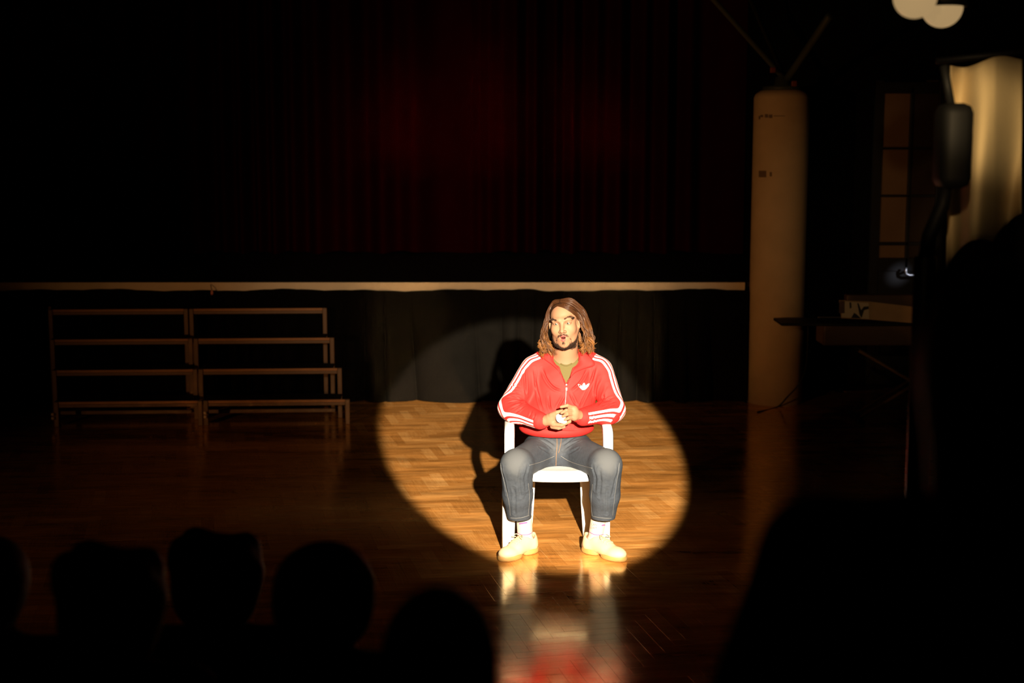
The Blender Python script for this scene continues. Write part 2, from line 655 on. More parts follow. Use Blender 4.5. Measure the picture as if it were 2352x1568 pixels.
MB().box(((DX0 + DX1) / 2, WY, 0.58), (DX1 - DX0 - .17, 0.03, 0.92), 0.005).build('door_panel', M_doorframe, door)
h = MB()
a, b_, c_ = P(2081, 614, WY - .10), P(2081, 629, WY - .10), P(2126, 632, WY - .10)
h.tube([a, P(2080, 622, WY - .10), b_, P(2088, 632, WY - .10), c_], [.013, .015, .014, .013, .011], 10)
h.tube([P(2081, 624, WY - .10), P(2081, 624, WY)], .012, 8)
h.build('door_handle', M_chrome, door, True)

# ------------------------------------------------------------------ herringbone parquet
W_, N_ = 0.071, 5
ANG = math.radians(13.0)
ca, sa = math.cos(ANG), math.sin(ANG)


def g2w(i, j):
    x, y = (i * W_), (j * W_)
    return (0.13 + x * ca - y * sa, 6.05 + x * sa + y * ca)


def project(p):
    d = Vector(p) - Vector((0, 0, CAM_H))
    c, s = math.cos(PITCH), math.sin(PITCH)
    dep = d.y * c - d.z * s
    up = d.y * s + d.z * c
    return 1176 + FPX * d.x / dep, 784 - FPX * up / dep


planks = []
R = 130
for x in range(-R, R):
    for y in range(-R, R):
        r = (x - y) % (2 * N_)
        if r == 0: q = (x, y, N_, 1)
        elif r == 2 * N_ - 1: q = (x, y, 1, N_)
        else: continue
        cx, cy = g2w(q[0] + q[2] / 2, q[1] + q[3] / 2)
        if not (4.7 < cy < 12.6): continue
        px, py = project((cx, cy, 0))
        if not (-420 < px < 2772): continue
        if cy > 12.1 and cx < 2.0: continue
        planks.append((q, cx, cy, px, py))


def hidden(px, py):
    if py > 1560 or py < 905 or not (10 < px < 2340): return True
    if px < 880 and py > 1220: return True
    if px < 1140 and py > 1335: return True
    if px > 1860 - (py - 1200) * .4 and py > 1140: return True
    return 1143 < px < 1432 and 1030 < py < 1290


seen = sorted((p for p in planks if not hidden(p[3], p[4])), key=lambda p: p[2])[:300]
near = {p[0] for p in seen}


def plank_geo(q):
    g, c, h = 0.0035, 0.007, 0.0055          # joint, chamfer (in plank widths), thickness
    i0, j0, i1, j1 = q[0] + g, q[1] + g, q[0] + q[2] - g, q[1] + q[3] - g
    lift = [random.uniform(-.00014, .00014) for _ in range(4)]
    v = []
    for (i, j), (ii, jj), dz in zip([(i0, j0), (i1, j0), (i1, j1), (i0, j1)], [(c, c), (-c, c), (-c, -c), (c, -c)], lift):
        x, y = g2w(i + ii, j + jj); v.append((x, y, dz))
    for (i, j) in [(i0, j0), (i1, j0), (i1, j1), (i0, j1)]:
        x, y = g2w(i, j); v.append((x, y, -.00012))
    for (i, j) in [(i0, j0), (i1, j0), (i1, j1), (i0, j1)]:
        x, y = g2w(i, j); v.append((x, y, -h))
    f = [(0, 1, 2, 3)] + [(4 + k, 4 + (k + 1) % 4, (k + 1) % 4, k) for k in range(4)] + [(8 + k, 8 + (k + 1) % 4, 4 + (k + 1) % 4, 4 + k) for k in range(4)]
    u0, v0 = random.uniform(0, 50), random.uniform(0, 50)
    along = q[2] > q[3]
    uv = []
    for k in range(12):
        s, t = [(0, 0), (1, 0), (1, 1), (0, 1)][k % 4]
        a, b = (s * .355, t * .071) if along else (t * .355, s * .071)
        uv.append((u0 + a, v0 + b))
    return v, f, uv


def plank_mesh(qs, name):
    V, F, U, T = [], [], [], []
    for q in qs:
        v, f, uv = plank_geo(q)
        n = len(V)
        V += v; F += [tuple(k + n for k in w) for w in f]; U += uv
        T += [min(1, max(0, random.gauss(.5, .13)))] * 12
    me = bpy.data.meshes.new(name)
    me.from_pydata(V, [], F)
    me.update()
    li = np.empty(len(me.loops), dtype=np.int32)
    me.loops.foreach_get('vertex_index', li)
    uvl = me.uv_layers.new(name='UVMap')
    uvl.data.foreach_set('uv', np.array(U, dtype=np.float32)[li].ravel())
    a = me.attributes.new('tone', 'FLOAT', 'POINT')
    a.data.foreach_set('value', np.array(T, dtype=np.float32))
    me.materials.append(M_parquet)
    return me


for p in seen:
    link(bpy.data.objects.new('plank', plank_mesh([p[0]], 'plank')), floor)
rest = link(bpy.data.objects.new('parquet', plank_mesh([p[0] for p in planks if p[0] not in near], 'parquet')), floor)
rest['kind'] = 'stuff'

# ------------------------------------------------------------------ stage
SY, SZ, SX0, SX1 = 12.0, 1.016, -7.95, 1.95
slab('floor_stage', ((SX0 + 2.4) / 2, 14.66, SZ - .02), (2.4 - SX0, 5.26, 0.04), M_stagefloor)
slab('trim_1', ((SX0 + SX1) / 2, SY, SZ - .047), (SX1 - SX0, 0.04, 0.094), M_edge)
slab('trim_2', (2.2, 12.7, SZ - .03), (0.44, 0.04, 0.06), mat('dull_edge', (0.10, 0.08, 0.05), .6))
# black pleated skirt hung below the edge, its top wavy where it is stuck on
M_skirt = mat('black_cloth', (0.0042, 0.0035, 0.0027), 0.9, 0.03, sheen=0.0, noise=0.15, nscale=9, bump=0.25, bscale=120)
nx = 1500
xs = np.linspace(SX0, SX1 + .03, nx)
ph = np.cumsum(1.0 + 0.45 * np.sin(xs * 2.3) + 0.35 * np.sin(xs * 5.1 + 1)) * (xs[1] - xs[0]) * 34
rows_ = []
zz = np.linspace(0, 1, 16)
top = 0.952 + 0.005 * np.sin(xs * 9) + 0.006 * np.sin(xs * 3.7 + 2) + 0.004 * np.abs(np.sin(xs * 14))
top -= 0.014 * np.exp(-((xs - 0.30) / .08) ** 2)
grid = []
for t in zz:                                    # 0 top .. 1 hem
    amp = 0.006 + 0.075 * t
    y = SY - 0.036 - amp * (1.3 * (np.abs(np.sin(ph * .5 + 0.7 * t * np.sin(xs * 3))) ** .6 - .6) + 0.5 * np.sin(ph * .47 + 1.3 + t * 1.2 * np.sin(xs * 1.7))) - 0.02 * t
    z = top * (1 - t) + t * (0.010 + 0.006 * np.abs(np.sin(ph * .5)))
    grid.append([(a, b, c) for a, b, c in zip(xs, y, z)])
o = MB().sheet(grid).build('stage_skirt', M_skirt, None, True)
tag(o, 'black pleated cloth skirt hanging under the pale stage edge down to the parquet', 'curtain')

# red front curtain
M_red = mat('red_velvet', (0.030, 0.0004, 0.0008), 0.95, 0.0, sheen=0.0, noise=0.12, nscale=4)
xs = np.linspace(SX0 + .02, 2.40, 1300)
f1 = np.cumsum(1 + 0.5 * np.sin(xs * 1.9) + .3 * np.sin(xs * 4.3 + .5)) * (xs[1] - xs[0]) * 21
grid = []
for t in np.linspace(0, 1, 12):
    y = 15.05 + (0.075 + .03 * t) * np.sin(f1 + .4 * t * np.sin(xs * 2)) + 0.04 * np.sin(f1 * .43 + 1)
    for sx in (-5.0, -4.16, -3.48, -.33, .35):     # deep overlaps between the cloth widths
        y += 0.14 * np.exp(-((xs - sx) / .07) ** 2)
    z = 5.58 * (1 - t) + t * (SZ + 0.02 + .012 * np.sin(f1 * .5))
    grid.append([(a, b, c) for a, b, c in zip(xs, y, z)])
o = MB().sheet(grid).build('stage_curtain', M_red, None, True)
tag(o, 'tall dark red pleated stage curtain closed across the back of the stage', 'curtain')

# small pink tag dangling from the stage edge
t = empty('hanging_tag', P(486, 656, SY - .08))
MB().tube([P(484, 653, SY - .03), P(485, 660, SY - .08), P(487, 667, SY - .09)], .003, 6).build('cord', M_blackmetal, t)
MB().lathe([(.002, -.022), (.010, -.018), (.012, -.004), (.009, .012), (.003, .020)], tuple(P(487, 671, SY - .09)), 12).build('tag_body', mat('pink_plastic', (0.75, 0.28, 0.22), .5), t, True)
tag(t, 'small pink tag dangling on a cord just below the pale stage edge', 'tag')

# ------------------------------------------------------------------ pillar with branching struts
PX, PY, PR, PZ = P(1778, 930, 12.0).x, 12.0, 0.228, 2.60
pil = MB().lathe([(PR, 0.0), (PR, .8), (PR, 1.6), (PR, PZ - .06), (PR - .012, PZ - .03), (PR - .055, PZ)], (PX, PY, 0), 72).build('pillar', M_plaster, None, True)
tag(pil, 'round cream plastered pillar standing at the right end of the stage', 'pillar', kind='structure')
M_mark = mat('faded_mark', (0.20, 0.13, 0.08), .8)


def on_pillar(x0, x1, y0, y1, n=5):
    g = []
    for y in (y0, y1):
        row = []
        for k in range(n):
            px = x0 + (x1 - x0) * k / (n - 1)
            d = ray(px, y); o_ = Vector((0, 0, CAM_H))
            a = d.x ** 2 + d.y ** 2
            b = (o_.x - PX) * d.x + (o_.y - PY) * d.y
            cc = (o_.x - PX) ** 2 + (o_.y - PY) ** 2 - (PR + .002) ** 2
            tt = (-b - math.sqrt(max(b * b - a * cc, 0))) / a
            row.append(o_ + d * tt)
        g.append(row)
    return g


for q in ((1743, 1746, 266, 274), (1747, 1753, 264, 269), (1757, 1764, 262, 270), (1766, 1774, 263, 271), (1777, 1803, 265.5, 267), (1743, 1760, 392, 407), (1768, 1773, 395, 405)):
    MB().sheet(on_pillar(*q), .002).build('stencil_mark', M_mark, pil)
capm = MB()
capm.lathe([(.16, PZ), (.16, PZ + .03), (.07, PZ + .04), (.055, PZ + .11)], (PX, PY, 0), 24)
capm.build('cap_plate', M_steel, pil, True)
hub = Vector((PX + .03, PY, PZ + .08))
def beyond(a, b, k): return a + (b - a) * k
for (px, py, Y, k, r) in ((1640, 0, 11.6, 2.2, .022), (1725, 0, 12.3, 2.2, .020), (1868, 92, 11.4, 1.55, .030)):
    e = P(px, py, Y)
    pts = [hub, beyond(hub, e, .12), e, beyond(hub, e, k)]
    MB().tube(pts, [r * 1.25, r, r, r], 12).build('strut', M_steel, pil, True)
for px, py in ((1775, 161), (1824, 192)):
    MB().box(P(px, py, 11.82), (.045, .03, .045), .008).build('clamp', M_orange, pil)

# ------------------------------------------------------------------ choir risers
M_deck = mat('black_deck_top', (0.010, 0.009, 0.008), 0.75, 0.2)
M_decksedge = mat('brown_wood_edge', (0.42, 0.19, 0.075), 0.5, 0.4, noise=.12, nscale=8)
M_alu = mat('grey_metal_frame', (0.20, 0.115, 0.065), 0.5, 0.4)
yaw = math.radians(-3.0)
RO = Vector((-1.262, 11.02, 0))


def rw(x, y, z):                                  # riser frame: x leftwards along the front from the right corner, y to the back
    return Vector((RO.x - x * math.cos(yaw) - y * 0.34, RO.y + x * math.sin(yaw) + y, z))


RZ = Matrix.Rotation(-yaw * 1.0, 3, 'Z')
HT = (0.197, 0.402, 0.610, 0.822)
LIFT = 0.262


def riser(x0, x1, label):
    t = empty('choir_riser', rw((x0 + x1) / 2, 0, 0))
    w = x1 - x0
    for i, hgt in enumerate(HT):
        yf = i * LIFT
        d = MB().box(rw((x0 + x1) / 2, yf + .14, hgt - .010), (w - .075, .25, .018), .002, RZ).build('deck', M_deck, t)
        MB().box(rw((x0 + x1) / 2, yf + .006, hgt - .011), (w - .072, .016, .021), .003, RZ).build('edge_strip', M_decksedge, d)
        MB().box(rw((x0 + x1) / 2, yf + .010, hgt - .034), (w - .072, .022, .024), .003, RZ).build('rail', M_alu, d)
        for x in (x0 + .018, x1 - .018):
            MB().box(rw(x, yf + .006, hgt / 2), (.034, .034, hgt), .004, RZ).build('leg', M_alu, t)
    for x in (x0 + .018, x1 - .018):
        MB().box(rw(x, 4 * LIFT - .02, HT[3] / 2), (.026, .026, HT[3]), .004, RZ).build('leg', M_alu, t)
    MB().box(rw((x0 + x1) / 2, .30, .055), (w - .1, .022, .03), .004, RZ).build('stretcher', M_alu, t)
    cl = MB()
    for z in (.075, .105):
        cl.lathe([(.004, -.012), (.013, -.008), (.013, .008), (.004, .012)], tuple(rw(x1 + (.0 if x1 < 2 else .02) - .005, -.03, z)), 10)
    cl.build('clamp', mat('pale_knob', (.8, .6, .42), .3, .5), t, True)
    return tag(t, label, 'riser', 'choir risers before the stage')


riser(0.0, 1.128, 'four-step choir riser nearer the man, with open metal legs and brown step edges')
riser(1.136, 2.27, 'four-step choir riser at the far left end, dim and partly in shadow')

# ------------------------------------------------------------------ stage piano on its stand, right of the pillar
M_piano = mat('dark_brown_case', (0.13, 0.075, 0.045), 0.5, 0.4)
M_tan = mat('tan_wood', (0.62, 0.38, 0.19), 0.6, 0.3, noise=.1, nscale=6)
M_key = mat('ivory', (0.8, 0.72, 0.58), 0.35, 0.5)
KY = 11.3
kx0, kx1 = P(1892, 770, KY).x, P(1892, 770, KY).x + 1.36
kz0, kz1 = P(1900, 794, KY).z, P(1900, 748, KY).z
kb = empty('stage_piano', ((kx0 + kx1) / 2, KY, kz0))
MB().box(((kx0 + kx1) / 2, KY + .15, (kz0 + kz1) / 2), (kx1 - kx0, .30, kz1 - kz0), .012).build('case', M_piano, kb)
MB().box(((kx0 + kx1) / 2 - .16, KY + .16, kz1 + .012), (kx1 - kx0 + .36, .36, .022), .004).build('lid', M_blackmetal, kb)
for k in range(36):                                  # white keys on the player's side, away from the camera
    MB().box((kx0 + .06 + k * .0345, KY + .375, kz1 + .008), (.0325, .15, .018), .002).build('white_key', M_key, kb)
# music rest and the paper on it
mr = MB()
g = [[P(1927, 690, KY + .05), P(1995, 693, KY + .05), P(2104, 706, KY + .05), P(2250, 722, KY + .05)],
     [P(1932, 731, KY + .0), P(1995, 734, KY + .0), P(2092, 742, KY + .0), P(2250, 752, KY + .0)]]
mr.sheet(g, .012)
mr.build('music_rest', M_tan, kb)
MB().box(P(2030, 690, KY + .18), (.62, .10, .10), .01).build('rear_ledge', M_piano, kb)
tag(kb, 'brown stage piano with a tan music rest standing right of the pillar', 'piano')
sm = empty('sheet_music', P(1965, 728, KY - .01))
M_paper = mat('cream_paper', (0.78, 0.62, 0.42), .7)
M_ink = mat('dark_ink', (0.03, 0.025, 0.02), .7)
def pap(pts, off=0.0): return [P(a, b, KY + .035 - (b - 690) / 45 * .05 - .012 - off) for a, b in pts]
MB().sheet([pap([(1941, 692), (1968, 694), (1995, 696)]), pap([(1932, 728), (1965, 731), (1996, 733)])], .003).build('page', M_paper, sm)
for name, q in (('dark_cover', ((1928, 690), (1940, 691), (1940, 719), (1927, 719))), ('ink_mark', ((1951, 694), (1955, 694), (1956, 706), (1952, 709))),
                ('ink_mark', ((1969, 696), (1972, 696), (1978, 712), (1984, 704), (1995, 703), (1996, 709), (1985, 712), (1979, 730), (1974, 722))),
                ('ink_mark', ((1955, 730), (1962, 718), (1968, 722), (1978, 731)))):
    v = pap(q, .004) + pap(q, .002)
    n = len(q)
    f = [tuple(range(n))[::-1], tuple(range(n, 2 * n))] + [(k, (k + 1) % n, n + (k + 1) % n, n + k) for k in range(n)]
    MB().add(v, f).build(name, M_ink if name == 'ink_mark' else mat('brown_cover', (.12, .07, .04), .7), sm)
tag(sm, 'pale sheet of music with dark blotchy marks leaning on the piano rest', 'paper')

st = empty('piano_stand', ((kx0 + kx1) / 2, KY + .1, 0))
M_standm = mat('brass_brown_metal', (0.30, 0.19, 0.085), 0.45, 0.5)
cxm = P(2098, 890, KY)
floor_l = Vector((P(1978, 972, 11.05).x, 11.05, .012)); floor_r = Vector((2 * cxm.x - floor_l.x, 11.05, .012))
for dy in (0, .16):
    tl = P(1970, 803, KY) + Vector((0, .05 + dy, 0)); tr = Vector((2 * cxm.x - tl.x, tl.y, tl.z))
    fl, f2 = floor_l + Vector((0, dy + .1, 0)), floor_r + Vector((0, dy + .1, 0))
    MB().tube([tl, f2], .014, 8).build('leg', M_standm, st, True)
    MB().tube([tr, fl], .014, 8).build('leg', M_standm, st, True)
for a in (floor_l, floor_r):
    MB().tube([a + Vector((0, -.05, .006)), a + Vector((0, .36, .006))], .018, 8).build('foot', M_blackmetal, st, True)
for x in (tl.x, tr.x):
    MB().tube([(x, KY + .0, tl.z - .002), (x, KY + .28, tl.z - .002)], .012, 8).build('crossbar', M_blackmetal, st, True)
tag(st, 'crossed-leg metal stand carrying the brown stage piano', 'stand')
cb = MB().tube(smooth_path([P(1856, 745, 11.42), P(1853, 830, 11.45), P(1838, 878, 11.5), P(1808, 912, 11.55), Vector((P(1785, 932, 11.72).x, 11.72, .006)), Vector((P(1740, 944, 11.5).x, 11.5, .006))], 24), .006, 7).build('cable', M_blackmetal, None, True)
tag(cb, 'thin black cable running from the piano to the floor by the pillar', 'cable')

# ------------------------------------------------------------------ near right: lamp stand with bracket, cream cloth, globe lamps
M_pole = mat('dark_brown_glossy_pole', (0.020, 0.008, 0.006), 0.4, 0.5)
LY = 4.4
ls = empty('lamp_stand', (P(2115, 900, LY).x, LY, 0))
lx = P(2115, 860, LY).x
MB().tube([(lx, LY, .10), (lx, LY, P(2120, 590, LY).z)], .034, 20).build('pole', M_pole, ls, True)
for a in (0.3, 2.4, 4.5):
    MB().tube([(lx, LY, .42), (lx + .42 * math.cos(a), LY + .42 * math.sin(a), .014)], .012, 8).build('leg', M_blackmetal, ls, True)
MB().tube([(lx, LY, P(2120, 600, LY).z), (P(2135, 540, LY).x, LY, P(2135, 540, LY).z), (P(2165, 470, LY).x, LY, P(2165, 470, LY).z), (P(2175, 420, LY).x, LY, P(2175, 420, LY).z)], [.026, .024, .022, .018], 10).build('bracket', M_blackmetal, ls, True)
hd = MB()
hd.box(P(2188, 335, LY), (.098, .13, .255), .03)
hd.tube([P(2186, 250, LY), P(2168, 150, LY)], .013, 8)
hd.build('lamp_head', M_blackmetal, ls, True)
tag(ls, 'slim stand with a small black lamp head on a bracket, near the right edge', 'stand')

M_cloth = mat('cream_cloth', (0.72, 0.56, 0.32), 0.8, 0.2, noise=.05, nscale=5, bump=.2, bscale=90)
CYC = 4.95
grid = []
for i in range(26):
    t = i / 25
    row = []
    for j in range(40):
        s = j / 39
        px = 2182 + s * 165
        ytop = 150 - 18 * s + 8 * math.sin(s * 7)
        ybot = 615 - 95 * s - 30 * abs(math.sin(s * 5))
        py = ytop + (ybot - ytop) * t
        px -= 10 * t * (1 - s)
        dep = CYC + .06 * math.sin(s * 8.5 + t * 1.2) * (.4 + t) + .22 * max(0, s - .62) - .05 * math.exp(-((s - .38) / .18) ** 2) + .04 * math.sin(t * 5 + s * 4)
        row.append(P(px, py, dep))
    grid.append(row)
cl = MB().sheet(grid, .004).build('hanging_cloth', M_cloth, None, True)
tag(cl, 'cream cloth hanging in folds behind the small black lamp head', 'cloth')
rail = MB().tube([P(2150, 140, 5.06), P(2420, 112, 5.06)], .012, 10)
rail.tube([P(2420, 112, 5.06), Vector((P(2420, 112, 5.06).x, 5.06, .01))], .014, 10)
rail.lathe([(.16, 0.0), (.16, .012), (.03, .03), (.014, .05)], (P(2420, 112, 5.06).x, 5.06, 0), 24)
r_ = rail.build('cloth_rail', M_blackmetal, None, True)
tag(r_, 'thin black rail on a floor stand that carries the cream cloth', 'rail')

M_globe = mat('opal_glass', (0.10, 0.085, 0.06), 0.4, 0.3, emit=(1.0, 0.66, 0.30), estr=0.37)
for (px, py, Y, r, lab) in ((2102, -8, 4.2, .062, 'glowing globe lamp with dark cap, cut off by the top edge of the picture'), (2164, 16, 4.6, .064, 'glowing globe lamp with dark cap, hanging lower, nearer the right edge')):
    c = P(px, py, Y)
    t = empty('globe_lamp', c)
    prof = [(max(r * math.cos(a), .001), r * math.sin(a)) for a in np.linspace(-math.pi / 2, .05, 14)]
    MB().lathe(prof, tuple(c), 32).build('globe', M_globe, t, True)
    MB().lathe([(r + .012, .0), (r + .012, .03), (r * .8, .07), (.02, .10)], tuple(c), 32).build('cap', M_blackmetal, t, True)
    MB().tube([c + Vector((0, 0, .09)), Vector((c.x, c.y, 5.6))], .005, 6).build('cord', M_blackmetal, t)
    tag(t, lab, 'lamp', 'globe lamps at the upper right')
# ------------------------------------------------------------------ people in the dark (seen from behind)
M_dskin = mat('skin_darkened_as_shade', (0.07, 0.04, 0.028), 0.8, 0.15)  # skin colour darkened to stand in for shade, so heads read as silhouettes
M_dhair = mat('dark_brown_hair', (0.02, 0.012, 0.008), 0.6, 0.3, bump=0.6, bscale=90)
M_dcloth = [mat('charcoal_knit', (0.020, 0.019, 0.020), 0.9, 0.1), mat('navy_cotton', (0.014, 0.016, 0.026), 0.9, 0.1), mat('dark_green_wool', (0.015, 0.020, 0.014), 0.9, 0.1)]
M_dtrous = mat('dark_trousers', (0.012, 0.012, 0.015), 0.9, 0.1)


def dark_person(x0, y0, ztop, zfloor, headw, hair, cloth, label, standing=False, elbow=0.24, shw=0.165, group='audience members seen from behind'):
    zc, sh = ztop - .125, ztop - .300
    hip = sh - .47 if not standing else zfloor + .88
    st = .011
    fwd = .75 if not standing else .32
    F = lambda: Field(np.arange(x0 - .42, x0 + .42, st), np.arange(y0 - .24, y0 + fwd, st), np.arange(zfloor + .001, ztop + .06, st))
    def q(x, y, z): return (x0 + x, y0 + y, z)
    def limbs(sx):
        S = q(sx * shw, 0, sh - .02)
        if standing:
            E, Wr, Hd = q(sx * elbow, .02, sh - .30), q(sx * .16, .15, sh - .42), q(sx * .08, .19, sh - .40)
            H, K, A, T = q(sx * .09, 0, hip), q(sx * .10, .02, zfloor + .48), q(sx * .10, 0, zfloor + .08), q(sx * .13, .17, zfloor + .035)
        else:
            E, Wr, Hd = q(sx * (shw + .012), .02, sh - .28), q(sx * .12, .24, hip + .13), q(sx * .10, .32, hip + .115)
            H, K, A, T = q(sx * .085, .02, hip), q(sx * .10, .37, hip + .0), q(sx * .10, .38, zfloor + .08), q(sx * .11, .53, zfloor + .035)
        return S, E, Wr, Hd, H, K, A, T
    b = F()
    hw = headw * .37
    b.put(ellipsoid(q(0, -.005, zc + .02), (hw, .093, .10)))
    b.put(ellipsoid(q(0, .035, zc - .055), (hw * .8, .06, .075)), .03)
    b.put(capsule(q(0, .088, zc - .0), q(0, .108, zc - .035), .008, .012), .012)           # nose
    for sx in (-1, 1): b.put(ellipsoid(q(sx * (hw + .003), .0, zc - .02), (.012, .02, .032)), .006)
    b.put(capsule(q(0, -.01, zc - .06), q(0, -.02, sh), .052, .058), .03)
    b.put(capsule(q(-shw + .02, -.01, sh - .02), q(shw - .02, -.01, sh - .02), .05), .05)
    b.put(ellipsoid(q(0, 0, sh - .16), (shw, .105, .20)), .05)
    b.put(ellipsoid(q(0, 0, hip + .06), (.16, .12, .14)), .06)
    for sx in (-1, 1):
        S, E, Wr, Hd, H, K, A, T = limbs(sx)
        b.put(capsule(S, E, .048, .04), .03); b.put(capsule(E, Wr, .038, .026), .01); b.put(capsule(Wr, Hd, .03, .026), .015)
        for k in range(4):
            a = Vector(Hd) + Vector((sx * (-.026 + .017 * k), .005, -.002))
            b.put(capsule(a, a + Vector((0, .055 if k in (1, 2) else .045, -.012)), .0085, .007), .004)
        b.put(capsule(Vector(Wr) + Vector((-sx * .02, .02, 0)), Vector(Hd) + Vector((-sx * .045, -.005, -.004)), .011, .009), .006)
        b.put(capsule(H, K, .075, .056), .03); b.put(capsule(K, A, .052, .037), .01); b.put(capsule(A, T, .04, .032), .01)
    v, f = b.mesh(1)
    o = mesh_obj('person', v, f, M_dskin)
    tag(o, label, 'person', group)
    c = F()
    c.put(capsule(q(-shw + .01, -.01, sh - .015), q(shw - .01, -.01, sh - .015), .064))
    c.put(ellipsoid(q(0, -.005, sh - .16), (shw + .022, .128, .22)), .05)
    c.put(ellipsoid(q(0, 0, hip + .09), (.185, .145, .15)), .06)
    c.put(capsule(q(0, -.012, sh + .0), q(0, -.016, sh + .055), .068, .062), .02)
    for sx in (-1, 1):
        S, E, Wr = limbs(sx)[:3]
        c.put(capsule(S, E, .064, .056), .03); c.put(capsule(E, Wr, .054, .038), .015)
    v, f = c.mesh(1)
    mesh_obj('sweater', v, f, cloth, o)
    t = F()
    t.put(ellipsoid(q(0, 0, hip + .0), (.172, .135, .12)))
    for sx in (-1, 1):
        S, E, Wr, Hd, H, K, A, T = limbs(sx)
        t.put(capsule(H, K, .088, .07), .03); t.put(capsule(K, A, .066, .054), .01)
    v, f = t.mesh(1)
    mesh_obj('trousers', v, f, M_dtrous, o)
    for sx in (-1, 1):
        S, E, Wr, Hd, H, K, A, T = limbs(sx)
        s = F(); s.put(capsule(A, T, .046, .038)); s.put(capsule(Vector(A) + Vector((0, -.02, -.03)), T, .046, .04), .02)
        v, f = s.mesh(1)
        mesh_obj('shoe', v, f, M_black, o)
    h = F()
    w = headw / 2
    h.put(ellipsoid(q(0, -.012, zc + .025), (w, .112, .125 - .025)))
    if hair == 'short': h.put(ellipsoid(q(0, -.04, zc - .02), (w * .92, .085, .09)), .03)
    if hair == 'bushy':
        for k in range(14):
            a = k * 2.4; zq = zc + .03 + .07 * math.sin(k * 1.7)
            h.put(ellipsoid(q(w * .72 * math.cos(a), -.03 + .07 * math.sin(a), zq), (.038, .04, .038)), .03)
        h.put(ellipsoid(q(0, -.04, zc - .03), (w * .98, .09, .10)), .03)
    if hair == 'long':
        h.put(ellipsoid(q(0, -.045, zc - .06), (w * .98, .085, .15)), .04)
        h.put(ellipsoid(q(0, -.075, zc - .18), (w * 1.0, .06, .14)), .04)
    if hair == 'bun':
        h.put(ellipsoid(q(0, -.04, zc - .02), (w * .92, .085, .09)), .03); h.put(ellipsoid(q(0, -.12, zc + .05), (.045, .04, .04)), .01)
    h.put(ellipsoid(q(0, .10, zc - .02), (w * .86, .075, .085)), .012, 'd')
    v, f = h.mesh(1)
    mesh_obj('hair', v, f, M_dhair, o)
    return o


def seat_person(px, py, Y, headw, hair, cloth, label, zf=0.0, shw=.15):
    p = P(px, py, Y)
    dark_person(p.x, Y, p.z, zf, headw, hair, cloth, label, False, .24, shw)


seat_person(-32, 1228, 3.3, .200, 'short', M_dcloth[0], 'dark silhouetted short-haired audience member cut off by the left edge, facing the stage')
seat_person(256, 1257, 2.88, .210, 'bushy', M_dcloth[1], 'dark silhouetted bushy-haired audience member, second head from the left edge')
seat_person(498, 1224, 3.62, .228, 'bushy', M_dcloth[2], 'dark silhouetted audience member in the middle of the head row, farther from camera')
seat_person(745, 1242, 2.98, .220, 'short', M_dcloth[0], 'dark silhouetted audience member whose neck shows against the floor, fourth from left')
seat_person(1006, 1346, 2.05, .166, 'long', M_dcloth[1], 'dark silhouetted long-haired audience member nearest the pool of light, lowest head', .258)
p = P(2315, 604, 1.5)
dark_person(p.x, 1.5, p.z, 0.258, .180, 'long', M_dcloth[0], 'dark silhouetted standing person filling the lower right corner, elbow out', True, .285, .19)
